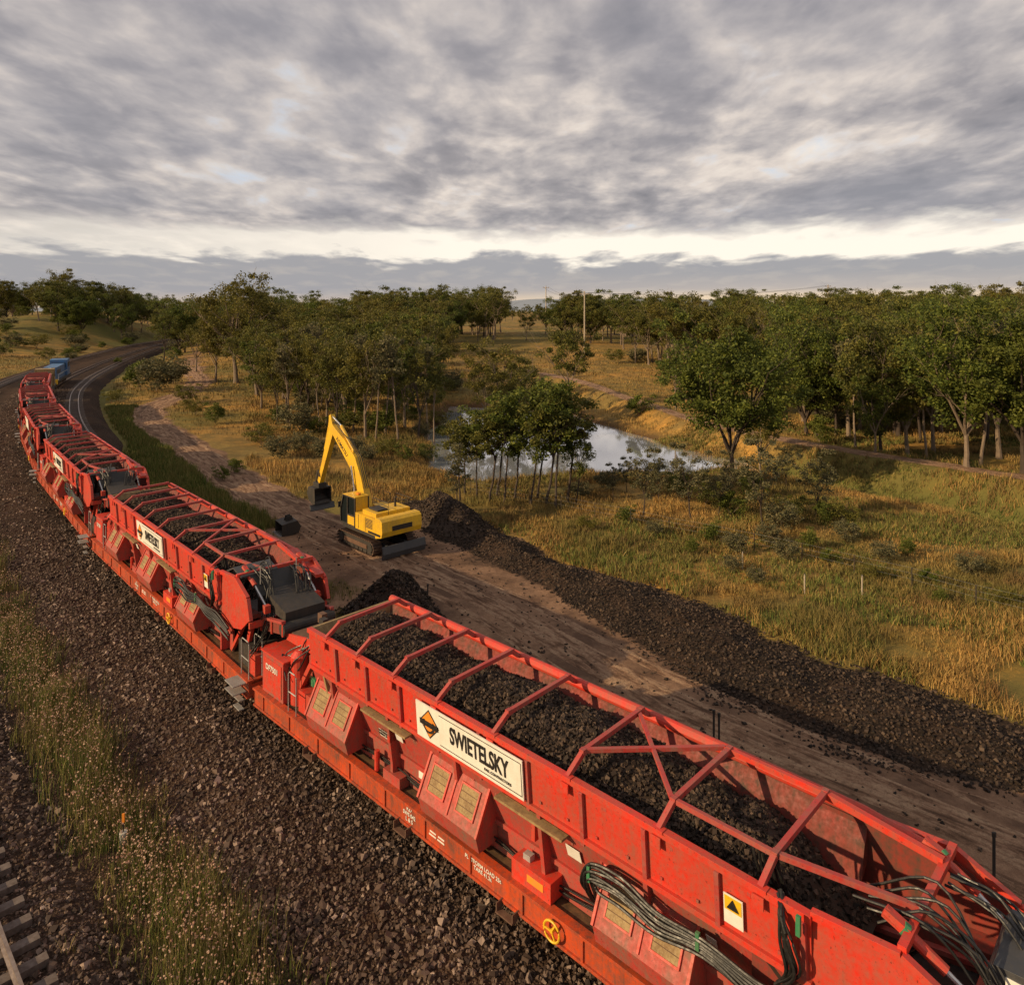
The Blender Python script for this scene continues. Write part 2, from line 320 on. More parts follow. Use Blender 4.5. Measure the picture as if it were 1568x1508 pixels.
# water
k=NT('pond_water'); k.col((.66,.70,.76)); k.b.inputs['Metallic'].default_value=.75; k.rough(.03); k.bump(k.noise(2.5,3),.05,.02); M['water']=k.m
me=bpy.data.meshes.new('pond_water'); ex=[(-16,62,-2.2),(24,62,-2.2),(24,124,-2.2),(-16,124,-2.2)]; me.from_pydata(ex,[],[(0,1,2,3)]); me.materials.append(M['water']); link(bpy.data.objects.new('pond_water',me))
# ---------------------------------------------------------------- ballast formation, rails
k=NT('ballast_bed'); v=k.voro(15); vc=k.voro(15,out='Color'); sx=k.n.new('ShaderNodeSeparateColor'); k.L(vc,sx.inputs[0])
c=k.ramp(sx.outputs[0],[(0,(.035,.023,.018)),(.55,(.085,.055,.04)),(.9,(.15,.10,.076)),(1,(.24,.175,.135))]); c=k.mix(k.ramp(v,[(.25,0.0),(.6,.85)]),c,(.012,.009,.007))  # deeper stone tones and near-black gaps paint in the shadow between stones
c=k.mix(k.ramp(k.noise(.5,5),[(.4,0.0),(.68,.7)]),c,(.045,.026,.017)); c=k.mix(k.ramp(k.noise(.12,4),[(.42,0.0),(.65,.5)]),c,(.10,.06,.038)); k.col(c); k.rough(.95); k.b.inputs['Specular IOR Level'].default_value=.08; k.bump(k.math('SUBTRACT',1.0,v),1.0,.05); M['ballast']=k.m
TRK=-9.5
ss=np.arange(-14,400,.6); cen=tp(ss)
ex=4.6*sst(60,85,ss); base=np.array([-14,-12.3,-7.9,-7.0,-5.8,-4.6,-3.3,-1.6,0,1.8,3.3]); zz=np.array([-1.3,-.32,-.32,-.6,-.62,-.5,-.28,-.20,-.20,-.20,-1.2])
offm=np.repeat(base[None],len(ss),0); offm[:,9:]+=ex[:,None]
def prof_z(o,s):
    e=4.6*sst(60,85,s); oo=np.where(o>1.8,np.maximum(1.8,o-e),o); return np.interp(oo,base,zz)
zrow=np.repeat(zz[None],len(ss),0)
link(bpy.data.objects.new('railway_ballast',strip('railway_ballast',cen,offm,lambda x,y: zrow+.06*(vnoise(x,y,.9,20)-.5),M['ballast'])))
def rails(name,o,sa,sb,zs=-.235):
    s=np.arange(sa,sb,1.0); mb=MB()
    for side in(-.55,.55):
        prof=[(-.07,-.16),(.07,-.16),(.07,-.14),(.012,-.12),(.012,-.045),(.036,-.035),(.036,0),(-.036,0),(-.036,-.035),(-.012,-.045),(-.012,-.12),(-.07,-.14)]
        vs=[];n=len(prof)
        for (u,w) in prof: vs.append(toff(s,np.full(len(s),o+side+u),w))
        vs=np.stack(vs,1).reshape(-1,3); fs=[[i*n+j,i*n+(j+1)%n,(i+1)*n+(j+1)%n,(i+1)*n+j] for i in range(len(s)-1) for j in range(n)]
        mb.add(vs.tolist(),fs,'railsteel')
    for q in np.arange(sa,min(sb,200),.68):
        p=toff(np.array([q]),np.array([float(o)]),zs)[0]; d=tt(q); a=math.atan2(d[1],d[0])
        mb.box(p,(.24,2.3,.15),'sleeper',Matrix.Rotation(a,3,'Z'))
    mb.obj(name)
M['railsteel']=paint('rail_steel',(.24,.17,.13),dust=(.4,.34,.3),amt=.6,r=.35,metal=.5); M['sleeper']=paint('concrete_sleeper',(.17,.135,.115),dust=(.07,.05,.04),amt=.9,r=.85)
rails('railway_track',TRK,-14,395); rails('railway_track',0,-8,395,-.29); rails('railway_track',4.3,78,395,-.25)
def dens(n,smax,pw,olo,ohi,size):
    s=-6+smax*rng.random(n)**pw; o=rng.uniform(olo,ohi,n); keep=(np.abs(o+5.9)>.75+.6*vnoise(s,o,1.5,3))&~((np.abs(np.abs(o-TRK)-.55)<.12)); keep&=~((np.abs(o-TRK)<1.2)&(((s+14)%.68<.14)|((s+14)%.68>.54))); s=s[keep];o=o[keep]; P=toff(s,o,0.0); P[:,2]=prof_z(o,s)+.005; return stones(P,size*rng.uniform(.7,1.3,len(P)))
V,Fc=dens(80000,54,1.3,-13,3.2,.052); link(bpy.data.objects.new('ballast_stones',npmesh('ballast_stones',V,Fc,[M['stone']])))
V,Fc=dens(30000,150,1.0,-13,3.2,.08); link(bpy.data.objects.new('ballast_stones',npmesh('ballast_stones',V,Fc,[M['stone']])))
n=120000; X=rng.uniform(-14,26,n);Y=rng.uniform(15,58,n); f=fields(X,Y); kp=(f['ds']<1.0+.3*rng.random(n))|((rng.random(n)<.5)&(f['off']>2.8)&(f['off']<5.4+1.5*rng.random(n))&(f['s']<36)&(f['dr']>1.9))|((rng.random(n)<.04)&(f['bt'])&(f['dr']<6))
P=np.stack([X[kp],Y[kp],gz(X[kp],Y[kp])+.02],1); V,Fc=stones(P,.055*rng.uniform(.4,1.4,len(P))); link(bpy.data.objects.new('ballast_spoil',npmesh('ballast_spoil',V,Fc,[M['coal']])))
def heap(name,c,rx,ry,h,ang=0,ns=2500):
    a=np.linspace(0,1,26);t=np.linspace(0,2*math.pi,48,endpoint=False); R=np.array([[math.cos(ang),-math.sin(ang)],[math.sin(ang),math.cos(ang)]])
    A,T_=np.meshgrid(a,t,indexing='ij'); q=np.stack([A*np.cos(T_)*rx*(1+.15*np.sin(3*T_)),A*np.sin(T_)*ry],-1)@R.T; x=q[...,0]+c[0];y=q[...,1]+c[1]
    z=gz(x,y)-.05+h*np.clip(1-A**1.3,0,1)*(1+.35*(vnoise(x,y,.8,31)-.5))+.08*(vnoise(x,y,.2,7)-.5)
    m,nn=A.shape; ii=np.arange(m*nn).reshape(m,nn); Fq=np.stack([ii[:-1],np.roll(ii[:-1],-1,1),np.roll(ii[1:],-1,1),ii[1:]],-1).reshape(-1,4)
    Vh=np.stack([x,y,z],-1).reshape(-1,3); 
    ids=rng.integers(0,len(Vh),ns); Ps=Vh[ids]+rng.uniform(-.12,.12,(ns,3))*[1,1,.3]; Vs,Fs=stones(Ps,np.full(ns,.07))
    link(bpy.data.objects.new(name,npmesh(name,np.vstack([Vh,Vs]),np.vstack([Fq,Fs+len(Vh)]),[M['coal']])))
# ---------------------------------------------------------------- hopper wagon
def hopper_meshes():
    b=MB(); x0,x1=.8,15.3
    for sy in(1,-1):
        b.prism([(1.50*sy,4.12),(1.465*sy,4.12),(1.385*sy,3.12),(1.42*sy,3.12)],'x',x0,x1,'red')
        b.prism([(1.462*sy,4.11),(1.43*sy,4.11),(1.35*sy,3.12),(1.382*sy,3.12)],'x',x0,x1,'inner')
        b.prism([(1.55*sy,4.2),(1.40*sy,4.2),(1.40*sy,4.1),(1.55*sy,4.08)],'x',x0-.02,x1+.02,'red')
        b.prism([(1.50*sy,3.16),(1.36*sy,3.16),(1.36*sy,3.06),(1.50*sy,3.06)],'x',x0-.01,x1+.01,'red')
        b.prism([(1.41*sy,3.07),(1.35*sy,3.07),(.98*sy,1.95),(1.04*sy,1.95)],'x',x0,x1,'pink')
        b.prism([(1.03*sy,1.97),(.97*sy,1.97),(.97*sy,1.26),(1.03*sy,1.26)],'x',x0,x1,'pink')
        b.prism([(1.12*sy,2.0),(.98*sy,2.0),(.98*sy,1.9),(1.12*sy,1.9)],'x',x0,x1,'pink')
        for x in np.arange(x0+.1,x1,1.44): b.prism([(1.575*sy,4.06),(1.48*sy,4.09),(1.40*sy,3.0),(1.49*sy,3.0)],'x',x-.045,x+.045,'hoop')
        for x in np.arange(x0+.4,x1,2.6):
            b.prism([(1.47*sy,3.05),(1.33*sy,3.05),(.97*sy,1.95),(.97*sy,1.27),(1.3*sy,1.27),(1.3*sy,1.75)],'x',x-.05,x+.05,'pink')
        for x in np.arange(x0+.5,x1,.72): b.box((x,1.455*sy,3.3),(.05,.03,.05),'pink'); b.box((x,1.30*sy,2.75),(.05,.04,.05),'pink')
    b.prism([(x1+.03,4.18),(x1-.05,4.18),(x1-1.2,1.9),(x1-1.12,1.9)],'y',-1.4,1.4,'tan')
    b.prism([(x1+.35,3.7),(x1+.03,4.18),(x1+.03,3.6),(x1-.4,2.9),(x1-.3,2.9)],'y',-1.3,1.3,'pink')
    for xc in(3.8,9.0,14.1):
        for sy in(1,-1):
            pr=[(1.05*sy,2.85),(1.25*sy,2.80),(1.72*sy,1.85),(1.62*sy,1.48),(1.04*sy,1.48)]
            b.prism(pr,'x',xc-1.0,xc+1.0,'pink')
            d=Vector((0,(1.72-1.25)*sy,1.85-2.80)).normalized()
            R=Matrix((Vector((1,0,0)),d,Vector((1,0,0)).cross(d))).transposed()
            mid=Vector((0,1.485*sy,2.325))
            for q in(-.5,.5):
                c0=mid+Vector((xc+q,0,0)); b.box(c0,(.56,.56,.05),'tan',R)
                for w_ in(-.29,.29): b.box(c0+R@Vector((w_,0,0)),(.04,.62,.075),'red',R); b.box(c0+R@Vector((0,w_,0)),(.54,.04,.075),'red',R)
                for w_ in(-.14,0,.14): b.box(c0+R@Vector((0,w_,0)),(.54,.012,.062),'rust',R)
            for q in(-1,1): b.box(mid+Vector((xc+q,0,0)),(.06,1.06,.07),'red',R)
            b.box(mid+Vector((xc,0,0)),(.05,.95,.06),'red',R)
            b.tube([(xc-.7,1.5*sy,1.42),(xc+.7,1.5*sy,1.42)],.035,'rubber',6)
    for xc in(6.6,11.6):
        b.box((xc,1.50,2.92),(1.9,.22,.05),'tan'); b.box((xc,1.30,2.6),(.1,.2,.5),'red')
    b.bb(-1.7,18.6,-1.40,1.40,1.16,1.24,'deck')
    for sy in(1,-1):
        b.bb(-1.7,18.6,1.40*sy,1.50*sy,.78,1.27,'sill'); b.bb(-1.72,18.62,1.34*sy,1.56*sy,1.24,1.30,'sill'); b.bb(-1.7,18.6,1.36*sy,1.55*sy,.73,.79,'sill')
        for x in np.arange(-1.2,18.4,1.6): b.bb(x-.03,x+.03,1.50*sy,1.54*sy,.79,1.24,'sill')
        for x in(1.0,6.9,10.5,14.8):
            b.bb(x,x+.5,1.56*sy,1.72*sy,.60,.63,'rust'); b.bb(x,x+.03,1.5*sy,1.7*sy,.63,.8,'rust'); b.bb(x+.47,x+.5,1.5*sy,1.7*sy,.63,.8,'rust')
    b.bb(-1.7,-1.55,-1.4,1.4,.7,1.28,'sill'); b.bb(18.45,18.6,-1.4,1.4,.7,1.28,'sill')
    b.bb(-1.5,18.4,-.35,.35,.62,1.15,'rust')
    for x in(-1.9,18.8): b.bb(x-.3,x+.3,-.14,.14,.75,1.0,'dark')
    for xb in(1.2,15.6):
        for sy in(1,-1):
            b.prism([(xb-1.3,.62),(xb-.5,.32),(xb+.5,.32),(xb+1.3,.62),(xb+1.25,.75),(xb-1.25,.75)],'y',.95*sy,1.1*sy,'rust')
            for q in(-.9,.9): b.tube([(xb+q,.50*sy,.46),(xb+q,.62*sy,.46)],.46,'rust',20); b.tube([(xb+q,.93*sy,.46),(xb+q,1.18*sy,.46)],.13,'dark',10)
            for q in(-.2,0,.2): b.tube([(xb+q,1.02*sy,.35),(xb+q,1.02*sy,.62)],.07,'dark',8)
        b.bb(xb-.3,xb+.3,-1.1,1.1,.45,.7,'dark')
    b.bb(.8,14.2,-.95,.95,1.98,2.02,'rubber')
    hx=[14.4,12.9,11.3,9.6,7.7,5.6,3.5,1.6]
    for i,x in enumerate(hx):
        p=[(x,1.5,4.16),(x-.05,1.05,4.50),(x-.1,-.95,4.58),(x,-1.45,4.2)]
        for a,c in zip(p[:-1],p[1:]): b.beam(a,c,.10,.10,'hoop')
        for q in(p[1],p[2]): b.box(q,(.11,.12,.12),'hoop')
        b.box((x,1.5,4.19),(.26,.14,.05),'red'); b.box((x,1.585,4.0),(.2,.03,.2),'red')
    b.beam((5.6,1.05,4.51),(3.5,-.95,4.58),.09,.08,'hoop'); b.beam((3.5,1.05,4.52),(5.6,-.95,4.57),.08,.07,'hoop')
    b.beam((3.5,1.05,4.5),(1.6,1.05,4.5),.08,.09,'hoop'); b.beam((3.5,-.95,4.56),(1.6,-.95,4.56),.10,.10,'red')
    b.tube([(15.2,-1.38,4.26),(1.0,-1.38,4.26),(-.2,-1.25,4.2)],.12,'red',12)
    b.prism([(-1.18,3.8),(-1.42,4.14),(-1.40,3.5),(-1.0,3.2)],'x',.9,15.2,'inner')
    for sy in(1,-1):
        pl=[(x0,4.16),(-.4,4.25),(-1.3,3.85),(-1.55,3.2),(-.9,2.7),(x0,2.3)]
        b.prism(pl,'y',1.38*sy,1.42*sy,'red'); b.prism([(x0+1,4.10),(x0,4.12),(-.4,4.2),(-1.25,3.82),(-1.5,3.2),(-.9,2.72),(x0,2.32),(x0+1,2.3)],'y',1.34*sy,1.377*sy,'inner')
        b.beam((x0,1.45*sy,4.2),(-.45,1.42*sy,4.3),.12,.12,'red'); b.beam((-.45,1.42*sy,4.3),(-1.38,1.40*sy,3.88),.12,.12,'red'); b.beam((-1.38,1.4*sy,3.88),(-1.62,1.4*sy,3.2),.12,.12,'red')
        b.prism([(2.0,2.4),(-2.9,3.35),(-2.9,3.0),(2.0,1.95)],'y',.80*sy,.86*sy,'inner')
        b.beam((2.0,.86*sy,2.45),(-2.9,.86*sy,3.4),.14,.08,'hoop')
        for q in np.linspace(0,1,7): xx=2.0-4.9*q; zz_=2.4+.95*q; b.beam((xx,.88*sy,zz_),(xx,.88*sy,zz_-.4),.06,.06,'red')
    b.prism([(2.2,2.3),(-2.9,3.30),(-2.9,3.22),(2.2,2.2)],'y',-.78,.78,'rubber')
    b.prism([(1.6,2.9),(-1.3,3.25),(-1.3,3.1),(1.6,2.5)],'y',-1.33,-.9,'inner'); b.prism([(1.6,2.9),(-1.3,3.25),(-1.3,3.1),(1.6,2.5)],'y',.9,1.33,'inner')
    b.tube([(-2.85,-.9,3.15),(-2.85,.9,3.15)],.2,'dark',16)
    b.beam((-.45,-1.4,4.36),(-.45,1.4,4.36),.12,.12,'red'); b.beam((-1.5,-1.4,3.0),(-1.5,1.4,3.0),.1,.2,'red')
    b.beam((1.6,1.05,4.5),(-.45,.5,4.42),.09,.09,'hoop'); b.beam((1.6,-.95,4.56),(-.45,-.8,4.42),.12,.12,'red')
    for sy in(1,-1):
        b.tube([(-.1,1.0*sy,4.50),(-.9,.95*sy,4.05)],.085,'red',10); b.tube([(-.9,.95*sy,4.05),(-1.7,.9*sy,3.55)],.045,'chrome',8); b.beam((-.1,1.0*sy,4.5),(-.45,1.0*sy,4.36),.14,.14,'red')
        b.tube([(-.35,1.02*sy,4.40),(-.42,1.0*sy,4.36)],.10,'green',10); b.box((-1.72,.9*sy,3.5),(.2,.2,.25),'red')
        b.beam((-.2,1.0*sy,1.25),(-.6,.9*sy,2.7),.14,.14,'red'); b.beam((-.2,1.0*sy,2.6),(.9,1.0*sy,1.3),.12,.12,'red')
    b.bb(-.9,.1,-1.1,1.1,1.25,2.0,'dark'); b.bb(-1.5,-.95,.2,1.2,1.25,1.95,'red')
    b.bb(17.0,18.3,.55,1.38,1.26,2.55,'pink'); b.bb(17.1,18.2,1.382,1.40,1.4,2.4,'red'); b.bb(16.9,18.35,.5,1.42,2.551,2.6,'red')
    b.tube([(16.75,.95,1.3),(16.75,.95,2.75),(16.75,.95,2.9)],[.28,.28,.14],'red',18)
    b.bb(16.0,18.2,-1.35,-.2,1.26,2.2,'pink'); b.tube([(16.2,-.8,2.35),(18.0,-.8,2.35)],.32,'dark',16)
    b.bb(15.6,16.4,.3,1.2,1.26,1.9,'red'); b.beam((15.4,1.1,3.4),(16.9,1.0,1.4),.14,.14,'red'); b.beam((15.4,-1.1,3.4),(16.9,-1.0,1.4),.14,.14,'red')
    b.bb(15.3,17.6,-.75,.75,3.0,3.12,'rust')
    for sy in(1,-1): b.prism([(15.3,3.5),(17.8,3.05),(17.8,2.85),(15.3,2.9)],'y',.75*sy,.82*sy,'red')
    for i in range(8): b.hose([(15.6+.1*i,.4,3.4),(16.0+.2*i,.9,3.3-.1*i),(16.4+.15*i,1.1,2.6),(16.8,1.2,2.2)],.022,jit=.08)
    for i in range(9): b.hose([(.2,.3+.08*i,4.3),(-.6,.4+.05*i,4.55),(-1.3,.6,4.0),(-1.7,.9,3.0),(-1.2,1.1,1.9)],.022,jit=.09)
    for i in range(6): b.box((15.7+.3*i,rng.uniform(-.9,.9),3.2+.05*i),(.25,.2,.3),['red','dark','rust'][i%3])
    b.box((15.9,.9,2.2),(.25,.2,.25),'green')
    def rail(x,y,z0,z1,w): b.tube([(x,y,z0),(x,y,z1-.08),(x+.08,y,z1),(x+w-.08,y,z1),(x+w,y,z1-.08),(x+w,y,z0)],.02,'grey',6); b.tube([(x,y,(z0+z1)/2),(x+w,y,(z0+z1)/2)],.018,'grey',6)
    rail(16.1,1.45,1.28,2.5,.45); rail(-1.6,1.45,1.28,2.5,.6); rail(-1.6,1.0,1.28,2.5,.6); rail(-1.6,-1.45,1.28,2.5,.6); rail(18.0,-1.45,1.28,2.5,.5)
    b.bb(-1.65,-.95,1.56,2.0,.95,.98,'grey'); b.bb(-1.65,-.95,1.56,2.0,1.22,1.25,'grey')
    for z in(.35,.65): b.bb(-1.55,-1.05,1.58,1.76,z,z+.03,'grey')
    b.bb(6.1,7.2,1.02,1.42,1.3,1.72,'red'); b.bb(6.3,6.75,1.421,1.43,1.45,1.6,'orange'); b.box((6.9,1.2,1.78),(.2,.15,.12),'grey')
    b.bb(11.2,11.9,1.05,1.35,1.26,1.55,'pink'); b.tube([(5.0,1.2,1.3),(5.0,1.2,1.75)],.09,'red',10); b.tube([(12.3,1.25,1.27),(12.3,1.25,1.8)],.07,'red',10)
    for j in range(3):
        b.hose([(x,1.10+.02*j,1.45+.07*j+.06*math.sin(x*1.7)) for x in np.arange(1.8,15,1.0)],.022,n=5,jit=.025)
    for x,z,w,h in((11.3,2.55,.28,.22),(5.6,2.55,.36,.28),(12.0,2.3,.5,.22),(2.55,2.6,.2,.26),(10.6,1.8,.3,.2)):
        yy=1.04+(z-1.95)*.33 if z>1.95 else 1.04
        b.box((x,yy+.05,z),(w,.012,h),'white',Matrix.Rotation(math.radians(-18 if z>1.95 else 0),3,'X'))
    for x in(2.05,):
        T4=Matrix.Rotation(math.radians(-4),3,'X'); b.box((x,1.515,3.55),(.34,.02,.50),'white',T4); b.box((x,1.53,3.66),(.30,.02,.24),'yellow',T4)
        b.add([(x-.11,1.548,3.58),(x+.11,1.548,3.58),(x,1.558,3.76)],[[0,1,2]],'ink')
    for x in(9.3,9.6): b.bb(x,x+.22,1.503,1.508,1.02,1.06,'white'); b.bb(x,x+.25,1.503,1.508,.94,.98,'white')
    pts=[(5.9+.2*math.cos(t),1.62,1.02+.2*math.sin(t)) for t in np.linspace(0,2*math.pi,25)]; b.tube(pts,.025,'yellow',6)
    for t in(0,2.09,4.19): b.beam((5.9,1.62,1.02),(5.9+.2*math.cos(t),1.62,1.02+.2*math.sin(t)),.035,.03,'yellow')
    b.tube([(5.9,1.5,1.02),(5.9,1.64,1.02)],.04,'yellow',8)
    for i in range(8):
        o=.06*i
        b.hose([(4.95-.05*i,1.12,1.7),(5.05-.03*i,1.45,2.1),(5.1-.04*i,1.66,2.5+.02*i),(4.85-o*.3,1.68,2.95-o),(4.2,1.68,3.0-o),(3.4,1.70,2.86-o*.9),(2.5,1.68,2.94-o*.8),(1.6,1.66,2.82-o),(.8,1.62,2.8-o),(-.2,1.6,2.6-o)],.03,jit=.022)
    for i in range(7):
        o=.07*i
        b.hose([(1.5+o,1.0,4.5),(1.5+o,.95,4.2),(1.3+o,.9,3.7),(.9+o,.85,3.3),(.2+o,.9,3.2),(-.5,.95,4.2)],.026,jit=.04)
        b.hose([(1.25+.02*i,1.40,4.2),(1.2,1.64,4.05),(1.15-o*.4,1.68,3.7),(1.1-o*.5,1.66,3.3),(1.3,1.6,2.9)],.026,jit=.03)
        b.hose([(-.6,-.9+o,4.3),(-1.3,-.8+o,4.25),(-1.9,-.6+o,3.7),(-1.7,-.5+o,3.2)],.022,jit=.06)
    for x,z in((4.9,2.75),(2.6,2.85),(.9,4.1)): b.box((x,1.70,z),(.07,.06,.3),'green')
    for x in np.arange(1.5,15.2,1.44): b.box((x+.3,1.47,3.95),(.06,.04,.06),'pink')
    body=b.mesh('body')
    h=MB(); h.prism([(.9,4.15),(.1,4.5),(-.6,4.36),(-.6,4.31),(.1,4.44),(.9,4.09)],'y',.0,1.3,'hood'); h.prism([(-.6,4.33),(-1.3,3.8),(-1.3,3.3),(-1.24,3.3),(-1.24,3.78),(-.6,4.27)],'y',-.6,1.0,'rubber')
    h.prism([(-1.2,3.9),(-2.7,3.6),(-2.7,3.3),(-1.2,3.4)],'y',-.7,.7,'dark'); h.beam((1.0,-1.35,4.3),(-1.5,-1.15,4.05),.3,.12,'red'); h.bb(-1.4,.9,-1.3,1.3,2.9,3.0,'rubber')
    for q in(-.5,.8): h.tube([(-1.0,q,4.1),(-1.0,q,4.7)],.018,'grey',5)
    hood=h.mesh('conveyor_hood')
    nxl,nyl=150,34; xs=np.linspace(.5,15.0,nxl); ys=np.linspace(-1.4,1.42,nyl); A,B=np.meshgrid(xs,ys,indexing='ij')
    zl=3.70+.46*(1-(B/1.4)**2)*(.6+.8*vnoise(A,B*0,2.2,41))-.9*sst(2.6,.5,A)-.25*sst(5.5,2.8,A)+.22*(vnoise(A,B,.8,42)-.5)+.10*(vnoise(A,B,.25,43)-.5)
    ii=np.arange(nxl*nyl).reshape(nxl,nyl); Fq=np.stack([ii[:-1,:-1],ii[1:,:-1],ii[1:,1:],ii[:-1,1:]],-1).reshape(-1,4); Vh=np.stack([A,B,zl],-1).reshape(-1,3)
    nst=14000; px=rng.uniform(.6,14.9,nst);py=rng.uniform(-1.33,1.33,nst); fi=((px-.5)/(14.5)*(nxl-1)).astype(int); fj=((py+1.4)/2.82*(nyl-1)).astype(int); pz=zl[fi,fj]+.02
    Vs,Fs=stones(np.stack([px,py,pz],1),np.full(nst,.05))
    load=npmesh('load',np.vstack([Vh,Vs]),np.vstack([Fq,Fs+len(Vh)]),[M['coal']])
    s=MB(); tilt=Matrix.Rotation(math.radians(-4.5),3,'X')
    s.box((8.45,1.590,3.64),(3.5,.03,.86),'white',tilt)
    for (cx,cz,w,h) in((8.05,4.0,2.6,.016),(8.05,3.29,2.6,.016),(6.74,3.645,.016,.72)): s.box((cx,1.607+(cz-3.64)*.078,cz),(w,.006,h),'ink',tilt)
    s.box((9.72,1.607,3.64),(.50,.010,.50),'ink',tilt@Matrix.Rotation(math.radians(45),3,'Y')); s.box((9.72,1.613,3.64),(.44,.010,.44),'orange',tilt@Matrix.Rotation(math.radians(45),3,'Y'))
    s.tube([(9.72,1.610,3.64),(9.72,1.624,3.64)],.21,'ink',24); s.tube([(9.72,1.622,3.64),(9.72,1.629,3.64)],.15,'orange',20); s.box((9.72,1.632,3.64),(.64,.008,.13),'ink',tilt)
    sign=s.mesh('name_board')
    return body,hood,load,sign
BODY,HOOD,LOAD,SIGN=hopper_meshes()
def text(body,size,loc,parent,mat,name,tilt=-4.5,thick=.004,bold=.018):
    cu=bpy.data.curves.new(name,'FONT'); cu.body=body; cu.size=size; cu.extrude=thick; cu.offset=size*bold; cu.align_x='CENTER'; cu.align_y='CENTER'; cu.materials.append(M[mat])
    o=link(bpy.data.objects.new(name,cu),parent); t=math.radians(tilt)
    x=Vector((-1,0,0)); y=Vector((0,math.sin(-t),math.cos(t))); z=x.cross(y)
    m=Matrix((x,y,z)).transposed().to_4x4(); m.translation=Vector(loc); o.matrix_local=m; return o
def frame(s,z=0,o=0): return toff(np.array([s]),np.array([float(o)]),z)[0]
for i in range(6):
    sa=i*20.7-.8
    p=frame(sa+1.2); q=frame(sa+15.6); d=Vector(q-p).normalized(); y=Vector((0,0,1)).cross(d); Mx=Matrix((d,y,Vector((0,0,1)))).transposed().to_4x4(); Mx.translation=Vector(p)-d*1.2
    w=empty('hopper_wagon',Mx)
    def ch(n,me,bev=0):
        o=link(bpy.data.objects.new(n,me),w)
        if bev: b=o.modifiers.new('bevel','BEVEL'); b.width=bev;b.segments=1;b.limit_method='ANGLE';b.angle_limit=math.radians(40)
    ch('hopper_body',BODY,.012 if i<2 else 0); ch('ballast_load',LOAD); ch('name_board',SIGN)
    if i>0: ch('conveyor_hood',HOOD)
    if i<3:
        t=text('SWIETELSKY',.42,(8.05,1.617,3.67),w,'ink','name_lettering',bold=.026); t.scale=(.80,1.30,1)
        text('RAIL CONTRACTORS',.085,(7.45,1.602,3.40),w,'ink','sub_lettering',bold=.01)
        text('DF7501',.24,(17.65,1.412,2.15),w,'white','number_lettering',0)
        text('WORKING\nDIRECTION',.1,(12.0,1.225,2.32),w,'ink','direction_lettering',-18)
        text('PLATFORM LOAD 25t\nTARE 41.2t',.12,(8.0,1.512,1.05),w,'white','sill_lettering',0)
        text('R37\nSWS 042\nL & S',.13,(10.6,1.512,1.03),w,'white','class_lettering',0)
    if i==0:
        c=MB()
        c.prism([(-2.9,3.35),(-2.9,3.95),(-2.7,4.15),(-1.35,4.05),(-1.25,3.85),(-1.25,3.3)],'y',-1.0,.35,'hood')
        c.box((-2.05,.36,3.72),(1.1,.02,.5),'white'); c.box((-1.85,.375,3.74),(.42,.014,.42),'yellow')
        c.add([(-2.03,.385,3.62),(-1.67,.385,3.62),(-1.85,.385,3.92)],[[0,1,2]],'ink'); c.add([(-1.96,.39,3.66),(-1.74,.39,3.66),(-1.85,.39,3.86)],[[0,1,2]],'yellow'); c.box((-1.85,.395,3.74),(.03,.01,.09),'ink')
        c.box((-1.3,.0,3.2),(.5,1.4,.15),'red'); c.obj('drive_cabinet',w,.03)
        text('DANGER',.1,(-1.85,.386,3.57),w,'ink','danger_lettering',0)
def place(s,o=0,z=0):
    p=frame(s,z,o); d=tt(s); y=Vector((-d[1],d[0],0)); m=Matrix((Vector((d[0],d[1],0)),y,Vector((0,0,1)))).transposed().to_4x4(); m.translation=Vector(p); return m
b=MB(); 
b.bb(-7,7,-1.4,1.4,.9,1.2,'dark'); b.bb(-6.5,2,-1.1,1.1,1.2,3.2,'tan'); b.prism([(2,1.2),(2,3.9),(4.5,3.9),(5,3.0),(5,1.2)],'y',-1.35,1.35,'tan'); b.bb(2.3,4.3,-1.37,1.37,2.7,3.5,'glass')
for x in(-5.5,-3.5,4,6): 
    for sy in(1,-1): b.tube([(x,.6*sy,.45),(x,.75*sy,.45)],.45,'rust',14)
b.tube([(-5,0,3.2),(-5,0,3.8)],.15,'dark',8); b.box((-7.02,.6,2.9),(.05,.3,.3),'lamp'); b.bb(-5,-2,-1.12,1.12,2.0,2.6,'dark'); b.bb(-4,0,-.8,.8,3.2,3.6,'dark'); b.bb(-6.4,1.9,1.101,1.13,2.8,3.0,'yellow')
w=empty('track_machine',place(6*20.7+7)); b.obj('machine_body',w,.04)
b=MB(); b.bb(-9,9,-1.4,1.4,.9,1.3,'dark'); b.bb(-8.5,3,-1.0,1.0,1.3,3.5,'blue'); b.prism([(3,1.3),(3,4.1),(3.3,4.25),(6.2,4.25),(6.5,4.1),(6.7,1.3)],'y',-1.4,1.4,'blue'); b.bb(3.5,6.2,-1.42,1.42,2.8,3.7,'glass'); b.bb(6.7,8.6,-1.0,1.0,1.3,3.0,'blue'); b.box((2.98,0,3.2),(.05,2.2,.8),'glass'); b.bb(-8,-3,-1.02,1.02,2.3,3.0,'hood')
for x in(-7,-5,-3,3,5,7):
    for sy in(1,-1): b.tube([(x,.6*sy,.5),(x,.75*sy,.5)],.5,'rust',14)
for sy in(1,-1): b.tube([(-9,1.4*sy,1.3),(-9,1.4*sy,2.3),(2.8,1.4*sy,2.3)],.03,'white',5)
b.bb(-9.2,-9,-1.3,1.3,.6,1.5,'yellow'); b.box((-8.53,0,3.3),(.05,.4,.25),'lamp')
w=empty('diesel_locomotive',place(6*20.7+27)); b.obj('locomotive_body',w,.04)
